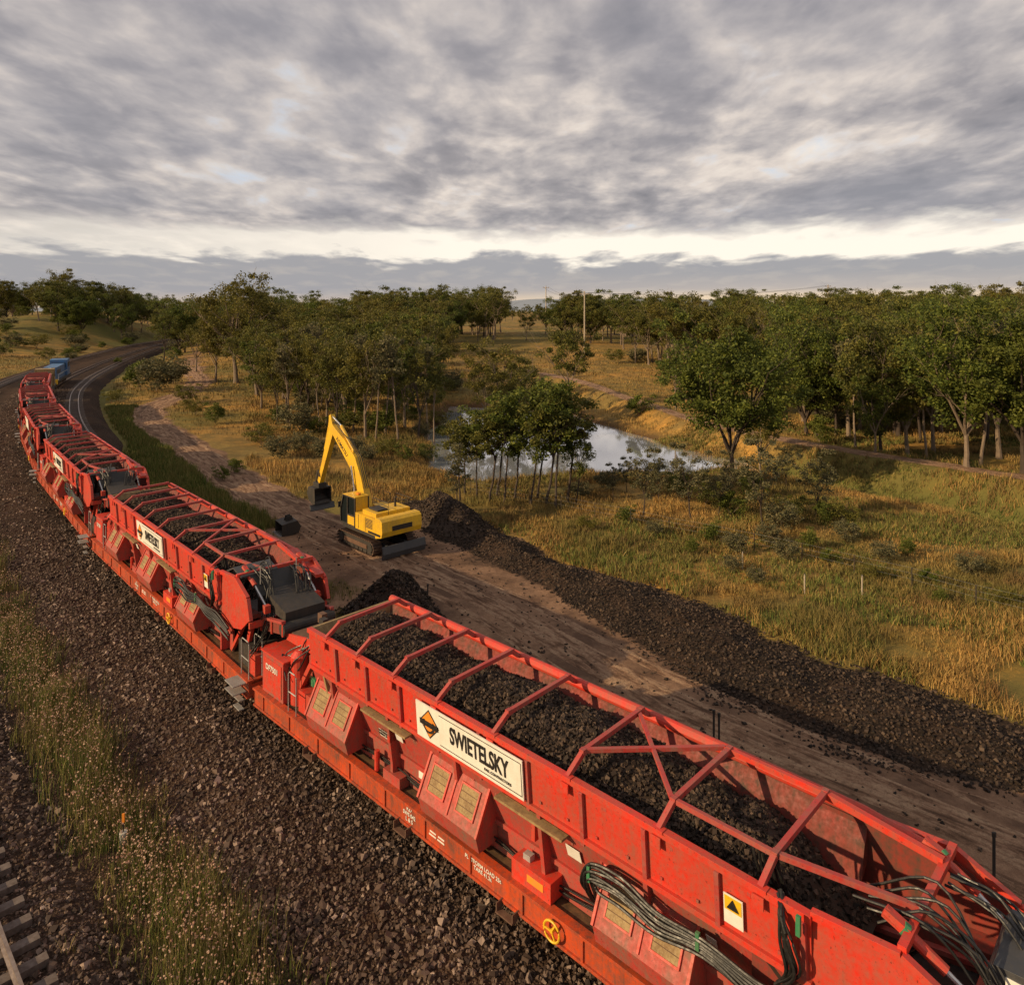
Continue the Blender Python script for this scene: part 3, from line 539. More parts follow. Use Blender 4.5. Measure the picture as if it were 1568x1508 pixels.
# ---------------------------------------------------------------- excavator
def excavator():
    fw=Vector((-.68,.73,0)).normalized(); y=Vector((0,0,1)).cross(fw); m=Matrix((fw,y,Vector((0,0,1)))).transposed().to_4x4(); c=(-8.4,45.2); zc=float(gz(np.array([c[0]]),np.array([c[1]]))[0]); m.translation=Vector((c[0],c[1],zc+.0))
    w=empty('excavator',m); t=MB()
    for sy in(1,-1):
        L=1.65;r=.42
        pts=[(L+r*math.cos(math.radians(a)),.46+r*math.sin(math.radians(a))) for a in np.linspace(-90,90,9)]
        pr=pts+[(-p[0],p[1]) for p in pts[::-1]]
        t.prism([(x*.97,.46+(z-.46)*.88) for x,z in pr],'y',.98*sy,1.44*sy,'dark')
        tot=4*L+2*math.pi*r; k=46
        for i in range(k):
            q=i/k*tot
            if q<2*L: x,z,a=-L+q,.46-r,0
            elif q<2*L+math.pi*r: th=(q-2*L)/r-math.pi/2; x,z,a=L+r*math.cos(th),.46+r*math.sin(th),th+math.pi/2
            elif q<4*L+math.pi*r: x,z,a=L-(q-2*L-math.pi*r),.46+r,math.pi
            else: th=(q-4*L-math.pi*r)/r+math.pi/2; x,z,a=-L+r*math.cos(th),.46+r*math.sin(th),th+math.pi/2
            t.box((x,1.21*sy,z),(.145,.62,.06),'rust',Matrix.Rotation(-a,3,'Y')); t.box((x,1.21*sy,z),(.03,.62,.11),'dark',Matrix.Rotation(-a,3,'Y'))
        for x in(-1.65,1.65): t.tube([(x,.95*sy,.46),(x,1.5*sy,.46)],.25,'dark',14)
        for x in np.linspace(-1.2,1.2,6): t.tube([(x,1.4*sy,.2),(x,1.49*sy,.2)],.1,'dark',10)
        t.bb(-1.3,1.3,1.44*sy,1.49*sy,.35,.6,'rust')
    t.bb(-.9,.9,-1.0,1.0,.45,.8,'dark'); t.tube([(0,0,.75),(0,0,1.08)],.6,'dark',20)
    for sy in(1,-1): t.beam((-.8,.6*sy,.5),(-2.9,.7*sy,.5),.16,.22,'hood')
    t.prism([(-2.9,.1),(-3.05,.12),(-3.15,.45),(-3.05,.85),(-2.92,.85),(-3.0,.45)],'y',-1.5,1.5,'hood')
    t.obj('undercarriage',w,.015)
    h=MB()
    h.bb(-2.2,1.7,-1.35,1.35,1.08,1.3,'dark'); h.bb(-2.1,.1,.42,1.4,1.3,2.25,'yellow'); h.bb(-2.1,1.2,-1.4,-.45,1.3,2.2,'yellow'); h.bb(-2.1,.15,-.45,.42,1.3,2.15,'yellow')
    h.bb(-1.9,-.4,-1.2,1.2,2.251,2.5,'yellow'); h.prism([(-2.1,1.15),(-2.75,1.3),(-2.85,1.6),(-2.8,2.2),(-2.6,2.35),(-2.1,2.35)],'y',-1.4,1.4,'yellow')
    for z in np.arange(1.62,2.12,.08): h.bb(-1.8,-1.1,1.401,1.42,z,z+.04,'dark')
    h.bb(-1.0,-.3,1.401,1.41,1.5,2.1,'yellow'); h.bb(-1.04,-1.02,1.401,1.42,1.35,2.2,'dark'); h.bb(-.28,-.26,1.401,1.42,1.35,2.2,'dark'); h.bb(-1.0,.9,-1.41,-1.401,1.45,1.75,'dark'); h.tube([(-1.2,-.6,2.5),(-1.2,-.6,3.0),(-1.3,-.6,3.1)],.07,'dark',8); h.bb(-1.6,-.6,.2,.9,2.501,2.6,'dark')
    h.box((-2.0,1.412,1.4),(1.3,.01,.14),'ink'); h.box((-2.855,0,1.75),(.03,1.4,.28),'ink')
    cx0,cx1,cy0,cy1,cz0,cz1=.18,1.85,.45,1.38,1.3,3.05
    h.prism([(cx0+.04,cz0),(cx0+.04,cz1-.04),(cx1-.35,cz1-.04),(cx1-.04,2.2),(cx1-.04,cz0)],'y',cy0+.03,cy1-.03,'glass')
    for yy in(cy0,cy1):
        for a,c_ in (((cx0,cz0),(cx0,cz1)),((cx1-.32,cz1),(cx1,2.2)),((cx1,2.2),(cx1,cz0)),((cx0+.85,cz0),(cx0+.85,cz1)),((cx0,cz1),(cx1-.3,cz1)),((cx0,cz0+.05),(cx1,cz0+.05)),((cx0,1.95),(cx0+.85,1.95))):
            h.beam((a[0],yy,a[1]),(c_[0],yy,c_[1]),.08,.08,'dark')
    h.bb(cx0-.03,cx1-.3,cy0-.03,cy1+.03,cz1,cz1+.07,'yellow'); h.bb(cx0,cx0+.85,cy1,cy1+.03,cz0,1.9,'yellow'); h.bb(cx0-.02,cx0+.02,cy0,cy1,cz0,cz1,'yellow'); h.box((cx0+.4,.9,cz1+.15),(.3,.2,.1),'orange')
    for yy in(-1.35,.35): h.tube([(-1.9,yy,2.3),(-1.9,yy,3.0),(-.2,yy,3.0),(-.2,yy,2.3)],.022,'dark',6); h.tube([(-1.9,yy,2.75),(-.2,yy,2.75)],.018,'dark',6)
    h.tube([(-1.9,-1.35,3.0),(-1.9,.35,3.0)],.022,'dark',6); h.tube([(1.2,-1.3,1.3),(1.2,-1.3,2.9),(.4,-1.3,2.9),(.4,-1.3,2.2)],.025,'dark',6); h.box((1.9,1.45,2.4),(.06,.2,.35),'dark')
    h.obj('house',w,.035)
    bm_=MB(); pv=(.75,1.75)
    bp=[(pv[0]-.2,pv[1]+.05),(pv[0]+.2,pv[1]-.2),(2.75,4.35),(5.2,6.4),(5.25,6.8),(5.0,6.85),(3.4,6.0),(2.15,5.1),(1.4,3.9)]
    bm_.prism(bp,'y',-.22,.22,'yellow')
    for yy in(.28,-.28): bm_.box((pv[0],yy*.95,1.75),(.6,.08,.7),'yellow')
    for yy in(.36,-.36): bm_.tube([(1.55,yy,1.35),(1.95,yy,3.0)],.11,'yellow',10); bm_.tube([(1.95,yy,3.0),(2.35,yy,4.55)],.06,'chrome',8)
    bm_.tube([(2.6,0,5.45),(4.2,0,6.85)],.11,'yellow',10); bm_.tube([(4.2,0,6.85),(5.35,0,7.35)],.055,'chrome',8); bm_.box((2.6,0,5.38),(.3,.3,.25),'yellow')
    for yy in(-.12,0,.12): bm_.tube([(1.0,yy,3.3),(1.9,yy,5.15),(3.2,yy,6.15),(4.9,yy,7.05),(5.3,yy,6.9)],.028,'rubber',6)
    bm_.prism([(5.35,7.5),(5.55,7.4),(5.6,6.5),(7.1,2.75),(6.85,2.6),(5.0,6.3),(5.05,6.75)],'y',-.17,.17,'yellow')
    bm_.tube([(5.7,0,6.9),(6.35,0,5.0)],.09,'yellow',10); bm_.tube([(6.35,0,5.0),(6.95,0,3.55)],.05,'chrome',8)
    for yy in(.2,-.2): bm_.beam((6.95,yy,3.55),(6.75,yy,3.1),.06,.12,'dark'); bm_.beam((7.0,yy,3.5),(7.35,yy,2.5),.06,.12,'dark')
    bm_.obj('boom_and_stick',w,.02)
    t_=text('KOMATSU',.36,(0,0,0),w,'ink','boom_lettering')
    xx=Vector((-(5.0-2.9),0,-(6.4-4.85))).normalized(); zv=Vector((0,1,0)); yv=zv.cross(xx); mm=Matrix((xx,yv,zv)).transposed().to_4x4(); mm.translation=Vector((3.75,.225,5.55)); t_.matrix_local=mm
    bk=MB(); bk.bb(6.7,7.5,-.3,.3,2.3,2.65,'dark')
    bk.prism([(6.7,2.35),(7.6,2.35),(7.75,1.9),(7.5,1.45),(7.0,1.25),(6.6,1.3),(6.75,1.45),(7.1,1.5),(7.4,1.8),(7.3,2.1),(6.8,2.2)],'y',-.6,.6,'dark')
    for yy in(-.63,.60): bk.prism([(6.7,2.35),(7.6,2.35),(7.75,1.9),(7.5,1.45),(7.0,1.25),(6.6,1.3)],'y',yy,yy+.03,'dark')
    bk.box((6.75,0,1.05),(.12,1.8,.42),'hood',Matrix.Rotation(.5,3,'Y'))
    bk.obj('bucket',w,.01)
excavator()
bk=MB(); bk.prism([(-.6,.75),(.4,.9),(.65,.5),(.5,.1),(0,0),(-.6,.02),(-.5,.08),(0,.1),(.4,.2),(.5,.5),(.3,.78),(-.5,.66)],'y',-.7,.7,'dark'); 
for yy in(-.73,.70): bk.prism([(-.6,.75),(.4,.9),(.65,.5),(.5,.1),(0,0),(-.6,.02)],'y',yy,yy+.03,'dark')
for yy in np.linspace(-.6,.6,5): bk.box((-.68,yy,.03),(.22,.1,.06),'grey')
for a in(-.2,.14): bk.prism([(-.2,.8),(.3,.85),(.2,1.15),(-.1,1.12)],'y',a,a+.06,'dark')
o=bk.obj('excavator_bucket',None,.01); o.location=(-14.6,47.6,float(gz(np.array([-14.6]),np.array([47.6]))[0])); o.rotation_euler=(0,0,.6)
heap('ballast_heap',(-5.2,33.0),3.3,2.2,2.5,2.3,3800)
heap('ballast_heap',(-4.4,50.0),3.8,2.3,1.7,2.2,3800)
# ---------------------------------------------------------------- trees
leaf_q=np.array([[-.5,0,0],[0,-.28,.05],[.5,0,0],[0,.28,.05]])
def tubeq(pts,rs,n=6):
    pts=np.array(pts);k=len(pts);V=[]
    for i in range(k):
        t=pts[min(i+1,k-1)]-pts[max(i-1,0)]; t/=np.linalg.norm(t)+1e-9; u=np.array([0,0,1.]) if abs(t[2])<.9 else np.array([1.,0,0]); a=np.cross(t,u);a/=np.linalg.norm(a);b_=np.cross(t,a)
        th=2*math.pi*np.arange(n)/n; V.append(pts[i]+(a[None]*np.cos(th)[:,None]+b_[None]*np.sin(th)[:,None])*rs[i])
    ii=np.arange(k*n).reshape(k,n); Fq=np.stack([ii[:-1],np.roll(ii[:-1],-1,1),np.roll(ii[1:],-1,1),ii[1:]],-1).reshape(-1,4); return np.vstack(V),Fq
TH={}
def tree(name,h,cw,fork=.35,nl=5,ncl=38,lpc=150,ls=.26,tr=.02,bark='bark',leaf='leaf',csz=.12,low=.3,env=.5):
    Vs=[];Fs=[];Ms=[];off=0
    def add(V,Fq,m):
        nonlocal off
        Vs.append(V);Fs.append(Fq+off);Ms.append(np.full(len(Fq),m));off+=len(V)
    tips=[]
    def limb(p,d,L,r,depth):
        k=6;pts=[p];rs=[r];q=p.copy();dd=d.copy()
        for i in range(k):
            dd=dd+rng.normal(0,.13,3)+np.array([0,0,.05]); dd/=np.linalg.norm(dd); q=q+dd*L/k; pts.append(q.copy()); rs.append(r*(1-.68*(i+1)/k))
            if depth<2 and i>=1 and rng.random()<(.8 if depth==0 else .6):
                a=rng.uniform(0,2*math.pi); sd=dd+np.array([math.cos(a),math.sin(a),.1])*.85; sd/=np.linalg.norm(sd)
                limb(q.copy(),sd,L*rng.uniform(.35,.55),rs[-1]*.6,depth+1)
            if depth>=1 and i>=3: tips.append(q.copy())
        tips.append(q.copy()); add(*tubeq(pts,rs,6 if depth==0 else 4),0)
    th=h*fork; k=5; q=np.zeros(3); pts=[np.array([0,0,-.3])];rs=[h*tr*1.35]
    lean=rng.normal(0,.06,2)
    for i in range(k):
        q=q+np.array([lean[0]+rng.normal(0,.03),lean[1]+rng.normal(0,.03),1])*th/k; pts.append(q.copy()); rs.append(h*tr*(1-.35*(i+1)/k))
    add(*tubeq(pts,rs,8),0)
    for i in range(nl):
        a=2*math.pi*(i+rng.random()*.6)/nl; sp=(cw/2)/(h-th)*rng.uniform(.6,1.05) if i else .1
        d=np.array([math.cos(a)*sp,math.sin(a)*sp,1.]); L=np.linalg.norm(d)*(h-th)*rng.uniform(.55,.8)*(.8 if sp>.6 else 1); d/=np.linalg.norm(d)
        limb(q*rng.uniform(.8,1.0),d,L,h*tr*.5,0)
    tips=np.array(tips); tips=tips[np.hypot(tips[:,0],tips[:,1])<cw*.52]
    nt_=int(ncl*(1-env)); sel=tips[rng.permutation(len(tips))[:nt_]]
    ne=ncl-len(sel); u=rng.normal(size=(ne,3)); u/=np.linalg.norm(u,axis=1)[:,None]; rr=rng.uniform(.45,1.0,ne)**.6
    lob=1-.45*vnoise(u[:,0]*2+5,u[:,1]*2+u[:,2]*2,1.0,int(h*10+cw)); cz=h*(low+1)/2; rzv=h*(1-low)/2
    E=u*(rr*lob)[:,None]*np.array([cw*.5,cw*.5,rzv*.98])+np.array([q[0],q[1],cz]); wdn=.62+.38*np.sin(np.clip((E[:,2]-h*low)/(h*(1-low)),0,1)*math.pi); E[:,:2]=q[:2]+(E[:,:2]-q[:2])*wdn[:,None]
    sel=np.vstack([sel,E]); sel=sel[sel[:,2]>h*low]; sel[:,2]=np.minimum(sel[:,2],h*.98)
    cr=cw*csz*rng.uniform(.45,1.25,len(sel))
    n=len(sel)*lpc; ci=np.repeat(np.arange(len(sel)),lpc); u=rng.normal(size=(n,3)); u/=np.linalg.norm(u,axis=1)[:,None]; rad=rng.random(n)**.5
    P=sel[ci]+u*(rad*cr[ci])[:,None]*np.array([1,1,.7])+rng.normal(0,.035*cw/6,(n,3))
    sub=vnoise(P[:,0]*3+P[:,2]*1.7,P[:,1]*3-P[:,2]*1.3,.25*cw,int(h*7)); kp=sub>.30; P=P[kp]; n=len(P)
    sc=ls*rng.uniform(.6,1.3,n); V=np.einsum('nij,nvj->nvi',randrot(n),leaf_q[None]*sc[:,None,None])+P[:,None]; add(V.reshape(-1,3),np.arange(n*4).reshape(-1,4),1)
    V=np.vstack(Vs); me=npmesh(name,V,np.vstack(Fs),[M[bark],M[leaf]],np.concatenate(Ms)); TH[me.name]=float(np.percentile(V[:,2],99.7)); return me
T={}
T['big']=[tree('gum_crown',18,14,.28,6,90,125,.38,csz=.105,low=.28),tree('gum_crown',17,12,.30,5,76,125,.36,csz=.115,low=.28)]
T['mid']=[tree('gum_crown',12,7,.28,5,60,120,.28,tr=.014,csz=.13,low=.26),tree('gum_crown',12,6,.34,4,50,120,.27,tr=.014,csz=.14,low=.32),tree('gum_crown',12,8,.25,5,70,120,.29,tr=.015,csz=.12,low=.22),tree('gum_crown',12,6.2,.25,5,60,120,.27,tr=.014,leaf='leafg',csz=.14,low=.2),tree('gum_crown',12,6.6,.3,5,48,110,.27,tr=.013,bark='darkbark',csz=.12,low=.28)]
T['dense']=[tree('dense_crown',14,12.5,.18,8,200,160,.28,tr=.018,leaf='leafg',bark='darkbark',csz=.09,low=.15,env=.65),tree('dense_crown',15,12,.2,7,160,160,.30,tr=.016,leaf='leafg',bark='bark',csz=.095,low=.15,env=.6),tree('dense_crown',14,10,.2,7,140,150,.30,tr=.014,leaf='leaf',bark='darkbark',csz=.10,low=.14,env=.6)]
T['sap']=[tree('sapling_crown',7,3.0,.45,4,38,120,.18,tr=.010,bark='darkbark',leaf='leaf',csz=.17,low=.3),tree('sapling_crown',7,2.7,.5,4,34,120,.18,tr=.009,bark='darkbark',leaf='leafg',csz=.19,low=.34),tree('sapling_crown',7,3.6,.3,5,38,100,.18,tr=.011,bark='darkbark',leaf='leafgrey',csz=.15,low=.18)]
T['thin']=[tree('thin_crown',11,3.8,.5,4,32,100,.24,tr=.010,bark='bark',leaf='leaf',csz=.17,low=.42),tree('thin_crown',11,3.4,.55,3,26,100,.24,tr=.009,bark='bark',leaf='leafgrey',csz=.19,low=.46)]
T['bush']=[tree('shrub_crown',2.2,2.6,.12,6,40,110,.13,tr=.012,leaf='leafg',csz=.16,low=.03),tree('shrub_crown',2,2.4,.1,6,36,100,.12,tr=.012,leaf='leafgrey',csz=.17,low=.03),tree('shrub_crown',2.2,2.8,.1,6,36,100,.12,tr=.012,leaf='leaf',csz=.15,low=.03)]
def put(kind,x,y,h,name,var=None,parent=None,wide=1):
    mi=T[kind][var if var is not None else random.randrange(len(T[kind]))]
    o=bpy.data.objects.new(name,mi); link(o,parent); s_=h/TH[mi.name]; o.scale=(s_*wide,s_*wide,s_); o.location=(x,y,float(gz(np.array([x]),np.array([y]))[0])-.05); o.rotation_euler=(0,0,random.uniform(0,6.28)); return o
def W(px,py,hh=14.8):
    yy=hh*F/(py-475); return (px-784)*yy/F,yy
for kind,px,py,h,v,wd in [
 ('big',362,592,21.5,0,1.0),('mid',300,575,12,0,1.2),('mid',415,585,15,1,1.3),('mid',330,590,14,2,1.1),('mid',440,650,12,0,1.1),('mid',500,655,12.5,2,1),('mid',470,640,12,4,1.1),('mid',560,668,13,2,1),('thin',590,665,13.5,0,1),('mid',620,655,12.5,3,1.2),('thin',610,672,12.5,1,1),('mid',640,668,12,4,1),('thin',575,672,11,1,1),('mid',530,640,13,1,1.2),('mid',400,630,11,3,1.2),('thin',655,660,12,1,1),('thin',540,662,12,1,1),('mid',515,664,11,4,1),('mid',655,620,14,1,1.2),('mid',470,610,14,0,1.2),('mid',540,615,14.5,2,1.1),('mid',600,630,14,3,1.1),('mid',425,650,10,4,1),('thin',490,660,11,0,1),('thin',665,668,11,0,1),('thin',445,655,10.5,1,1),
 ('mid',765,650,13,1,1.2),('mid',800,640,10,2,.9),('mid',870,622,13.5,2,1.0),('mid',745,640,11,0,1),
 ('dense',1122,738,15.0,0,.98),('mid',1035,640,11,3,1),('mid',1165,705,9,2,1),
 ('dense',1480,745,14.2,1,1.05),('dense',1350,705,14,2,1),('dense',1250,668,15,0,.95),('mid',1390,705,14,2,1.1),('mid',1430,695,14,0,1.1),('dense',1568,755,14,0,1.05),('mid',1300,672,14,1,1.3),('mid',1410,680,13,4,1.2),('mid',1280,668,12,4,1.2),('mid',1230,645,15,0,1.3),('mid',1530,705,15,2,1.2),('dense',1600,700,16,1,1.1),('dense',1510,680,15.5,2,1.1),('dense',1440,665,15.5,1,1.1),('mid',1330,655,14,3,1.3),('dense',1385,650,16,2,1.1),('dense',1210,620,16,1,.9),('mid',1340,715,8,3,1.1),('thin',1420,715,13,0,1.1),('thin',1500,720,14,1,1.1),('thin',1310,690,12,1,1.1),
 ('big',1010,565,18,1,1.05),('mid',955,550,15,0,1.2)]:
    x,y=W(px,py); put(kind,x,y,h,'gum_tree',v,wide=wd)
for px,py,h,v in [(705,775,6.2,0),(730,772,7.2,1),(748,777,8.0,0),(772,780,8.4,1),(788,772,8,0),(812,782,8.8,1),(835,785,9.2,0),(850,788,9.6,1),(868,777,8.8,0),(822,770,9,1),(700,790,5,2),(985,800,5,2),(1058,810,5.4,2),(1168,820,6.2,2),(1248,808,5,2),(960,760,3,2),(1205,755,3.5,2),(712,765,6.5,0),(760,765,8.2,0),(882,780,6,1),(1120,780,4,2),(940,772,3,2),(1100,800,3.5,2),(1010,780,3,2)]:
    x,y=W(px,py,15.2); put('sap',x,y,h,'gum_sapling',v,wide=1.15)
for px,py,h in [(215,600,6),(240,603,6.5),(265,590,5),(1120,790,2.2),(1190,810,2),(1000,730,1.8),(930,745,1.7),(890,760,1.6),(430,700,2.4),(500,700,2.2),(560,705,1.9),(340,735,1.4),(360,725,1.6),(620,700,1.8),(1290,800,1.6),(1350,860,1.3),(1180,835,1.4),(1080,770,1.9),(1240,845,1.4),(660,690,1.9),(170,620,2.2),(180,560,2.5),(400,680,2.5),(460,690,2.3),(540,690,2),(590,695,2.2),(1040,750,2),(1270,870,1.2),(1420,900,1.1),(1150,760,2.4),(300,640,2.5),(330,650,3),(290,620,3),(960,800,1.4),(1090,830,1.4),(1130,850,1.3),(1200,860,1.3),(1000,820,1.1),(1300,830,1.4),(1480,880,1.3),(1390,850,1.2),(1330,890,1),(900,810,1.1),(1260,800,1.8),(1530,930,1),(1210,790,1.7),(1060,850,1.1),(1120,880,1.0),(1440,930,.9),(1160,900,.9)]:
    x,y=W(px,py,14.6); put('bush',x,y,h,'shrub',None,wide=1.25)
wd=empty('distant_woodland'); cnt=0
def far(n,xa,xb,ya,yb,hs,kinds=('mid','mid','big','dense'),wid=(1.0,1.4)):
    global cnt
    for _ in range(n):
        px=random.uniform(xa,xb); Yd=random.uniform(ya,yb); x=(px-784)*Yd/F
        ff=fields(np.array([x]),np.array([Yd]))
        if abs(ff['off'][0])<11 or ff['dr'][0]<4 or ff['dl'][0]<3: continue
        put(random.choice(kinds),x,Yd,random.uniform(*hs),'woodland_tree',None,wd,random.uniform(*wid)); cnt+=1
far(75,-60,290,270,420,(12,19)); far(38,230,420,190,330,(13,19)); far(56,380,690,115,240,(11,16)); far(50,560,770,230,330,(13,19)); far(26,860,985,235,330,(13,18)); far(60,960,1320,150,300,(12,18)); far(80,1180,1700,95,220,(12,17.5),('mid','big','dense','dense')); far(50,1200,1750,190,320,(14,21)); far(18,430,640,95,130,(10,13),('mid','thin')); far(50,-100,770,330,520,(14,20)); far(30,870,1800,330,520,(14,20)); far(24,1230,1640,78,120,(11,14),('mid','dense'))
far(8,690,960,240,300,(8,11)); far(10,770,880,420,600,(9,14)); far(60,-60,330,200,330,(2.5,5),('bush',),(1.2,1.8)); far(40,380,700,85,140,(2,4),('bush',),(1.1,1.6)); far(30,1180,1640,80,130,(2,4),('bush',),(1.1,1.6)); far(16,940,1180,95,200,(2,4),('bush',),(1.1,1.6))
# ---------------------------------------------------------------- grass
def gblades(name,X,Y,h,w,mat,per=1,lean=.4,spread=.12,keep=None):
    if keep is not None: X=X[keep];Y=Y[keep]
    n=len(X); X=np.repeat(X,per)+rng.normal(0,spread,n*per); Y=np.repeat(Y,per)+rng.normal(0,spread,n*per)
    z=gz(X,Y)-.03; hh=h(X,Y)*rng.uniform(.5,1.25,len(X)); V,Fq=blades(np.stack([X,Y,z],1),hh,np.full(len(X),w) if np.isscalar(w) else w(X,Y),lean)
    link(bpy.data.objects.new(name,npmesh(name,V,Fq,[M[mat]])))
def allow(f): return (f['dr']>2.3)&(f['ds']>1.15)&(f['dp']>.3)&(f['dl']>1.6)&(~f['bt'])&(f['hs']>1.05)
n=40000; Y=22+70*rng.random(n)**1.2; X=(rng.uniform(560,1640,n)-784)*Y/F; f=fields(X,Y); pat=vnoise(X,Y,5,50)*.5+vnoise(X,Y,1.7,59)*.5
gblades('dry_grass',X,Y,lambda x,y:.18+.55*vnoise(x,y,3,51)**1.5,lambda x,y:.012+.0006*y,'gold',6,lean=.7,spread=.15,keep=allow(f)&(f['off']>9.5)&(pat>.36)&(f['di']<.5))
kp2=allow(f)&(f['off']>9.5)&((vnoise(X,Y,6,52)>.52)|(f['di']>.3))
gblades('green_grass',X,Y,lambda x,y:.16+.34*vnoise(x,y,4,53),lambda x,y:.014+.0007*y,'ggrass',5,lean=.7,keep=kp2)
n=15000; s=36+80*rng.random(n)**1.3; o=rng.uniform(3.2,14,n); Pq=toff(s,o,0.0); X,Y=Pq[:,0],Pq[:,1]; f=fields(X,Y)
kp=(f['dr']>2.1)&(f['hs']>1.0)&(o>3.2+4.8*sst(60,85,s)+rng.random(n))
gblades('green_grass',X,Y,lambda x,y:.3+.55*vnoise(x,y,3,54),lambda x,y:.014+.0006*y,'ggrass',7,keep=kp)
n=900; s=rng.uniform(-2,30,n); o=rng.uniform(5.0,8.4,n); Pq=toff(s,o,0.0); X,Y=Pq[:,0],Pq[:,1]; f=fields(X,Y); kp=(f['dr']>1.7)&(vnoise(X,Y,2.2,55)>.58)
gblades('green_grass',X,Y,lambda x,y:.15+.35*vnoise(x,y,3,54),.014,'ggrass',16,keep=kp)
n=26000; Y=85+130*rng.random(n); X=(rng.uniform(-40,1640,n)-784)*Y/F; f=fields(X,Y)
gblades('dry_grass',X,Y,lambda x,y:.25+.4*vnoise(x,y,8,56),lambda x,y:.02+.0006*y,'gold',3,spread=.35,keep=allow(f)&(np.abs(f['off'])>9))
n=9000; Y=55+60*rng.random(n); X=(rng.uniform(380,760,n)-784)*Y/F; f=fields(X,Y)
gblades('dry_grass',X,Y,lambda x,y:.25+.4*vnoise(x,y,5,57),lambda x,y:.016+.0006*y,'gold',5,spread=.25,keep=allow(f)&(f['off']>8)&(vnoise(X,Y,4,58)>.35))
n=6000; s=-8+95*rng.random(n)**1.5; o=-5.9+rng.normal(0,.52,n); pt=vnoise(s,o*2,2.2,60); kp=pt>.30; s=s[kp];o=o[kp]; per=11
s=np.repeat(s,per)+rng.normal(0,.11,len(s)*per); o=np.repeat(o,per)+rng.normal(0,.11,len(o)*per); P=toff(s,o,0.0); P[:,2]=prof_z(o,s)-.03
hh=(.28+.7*vnoise(P[:,0],P[:,1],1.8,61)**1.4)*rng.uniform(.4,1.3,len(P)); V,Fq=blades(P,hh,np.full(len(P),.015),.6); link(bpy.data.objects.new('verge_grass',npmesh('verge_grass',V,Fq,[M['ggrass']])))
sel=rng.random(len(P))<.24; Ps=P[sel]+np.stack([rng.normal(0,.08,sel.sum()),rng.normal(0,.08,sel.sum()),hh[sel]*1.12],1); V1,F1=stones(Ps,np.full(len(Ps),.024)); V2,F2=blades(P[sel],hh[sel]*1.15,np.full(sel.sum(),.006),.15)
link(bpy.data.objects.new('grass_seed_heads',npmesh('grass_seed_heads',np.vstack([V1,V2]),np.vstack([F1,F2+len(V1)]),[M['seed']])))
n=9000; s=20+140*rng.random(n); o=-14.5-30*rng.random(n); P=toff(s,o,0.0); X,Y=P[:,0],P[:,1]; gblades('dry_grass',X,Y,lambda x,y:.3+.4*vnoise(x,y,6,66),lambda x,y:.02+.0006*y,'gold',4,spread=.3)
# ---------------------------------------------------------------- poles, posts
def gzf(x,y): return float(gz(np.array([x]),np.array([y]))[0])
poles=[]
for px,top in((895,446),(836,438),(1268,436)):
    Yd={895:205,836:330,1268:330}[px]; x=(px-784)*Yd/F; zt=H-(top-475)*Yd/F; z0=gzf(x,Yd)-1; m=MB(); r=.24 if px==895 else .28
    m.tube([(0,0,z0),(0,0,zt)],[r,r*.7],'polewood',10); m.beam((-1.4,0,zt-.8),(1.4,0,zt-.8),.16,.2,'polewood'); 
    for q in(-1.2,0,1.2): m.tube([(q,0,zt-.7),(q,0,zt-.35)],.08,'dark',6)
    o=m.obj('utility_pole'); o.location=(x,Yd,0); poles.append((x,Yd,zt-.4))
m=MB(); 
def wire(a,b,sag):
    pts=[Vector(a).lerp(Vector(b),t)-Vector((0,0,sag*4*t*(1-t))) for t in np.linspace(0,1,14)]; m.tube(pts,.035,'dark',4)
a,b_,c_=poles
for q in(-1.2,1.2): wire((a[0]+q,a[1],a[2]),(c_[0]+q,c_[1],c_[2]),2); wire((a[0]+q,a[1],a[2]),(b_[0]+q,b_[1],b_[2]),2)
m.obj('power_lines')
for px,py,h,hh in((655,935,1.5,14.1),(1093,1140,1.3,14.1),(1101,1140,1.2,14.1),(1522,1350,1.4,14.1),(644,920,.9,14.1),(1137,868,1.0,14.2),(1232,905,1.0,14.2),(1320,905,1.0,14.2)):
    x,y=W(px,py,hh); m=MB(); m.tube([(0,0,-.2),(0,0,h)],.036,'dark' if h>1.1 else 'polewood',6); m.bb(-.045,.045,-.02,.02,h-.1,h+.02,'dark'); o=m.obj('marker_post'); o.location=(x,y,gzf(x,y))
x,y=W(189,1292,14.0); m=MB(); m.tube([(0,0,-.2),(0,0,.35)],[.10,.10],'white',12); m.tube([(.0,0,.2),(0,0,.75)],.018,'dark',6); m.bb(-.03,.03,-.02,.02,.6,.82,'orange'); o=m.obj('survey_marker'); o.location=(x,y,-.62)
m=MB()
prev=None
for t in np.arange(0,1.001,.055):
    q=SPR[0]*(1-t)+np.array([30,17.])*t; n_=np.array([.66,.75]); q=q+n_*(5.6+2.5*math.sin(t*3)); z=gzf(*q); m.tube([(q[0],q[1],z-.2),(q[0],q[1],z+1.1)],.03,'darkbark' if int(t*100)%3 else 'dark',6)
    if prev is not None:
        for hz in(.5,.8,1.08): m.tube([(prev[0],prev[1],prev[2]+hz),(q[0],q[1],z+hz)],.004,'grey',3)
    prev=(q[0],q[1],z)
m.obj('wire_fence')
k=NT('haze_tinted_hills'); k.col((.24,.28,.34)); k.rough(1); M['hill']=k.m  # aerial haze is painted into the hills as a pale blue-grey colour
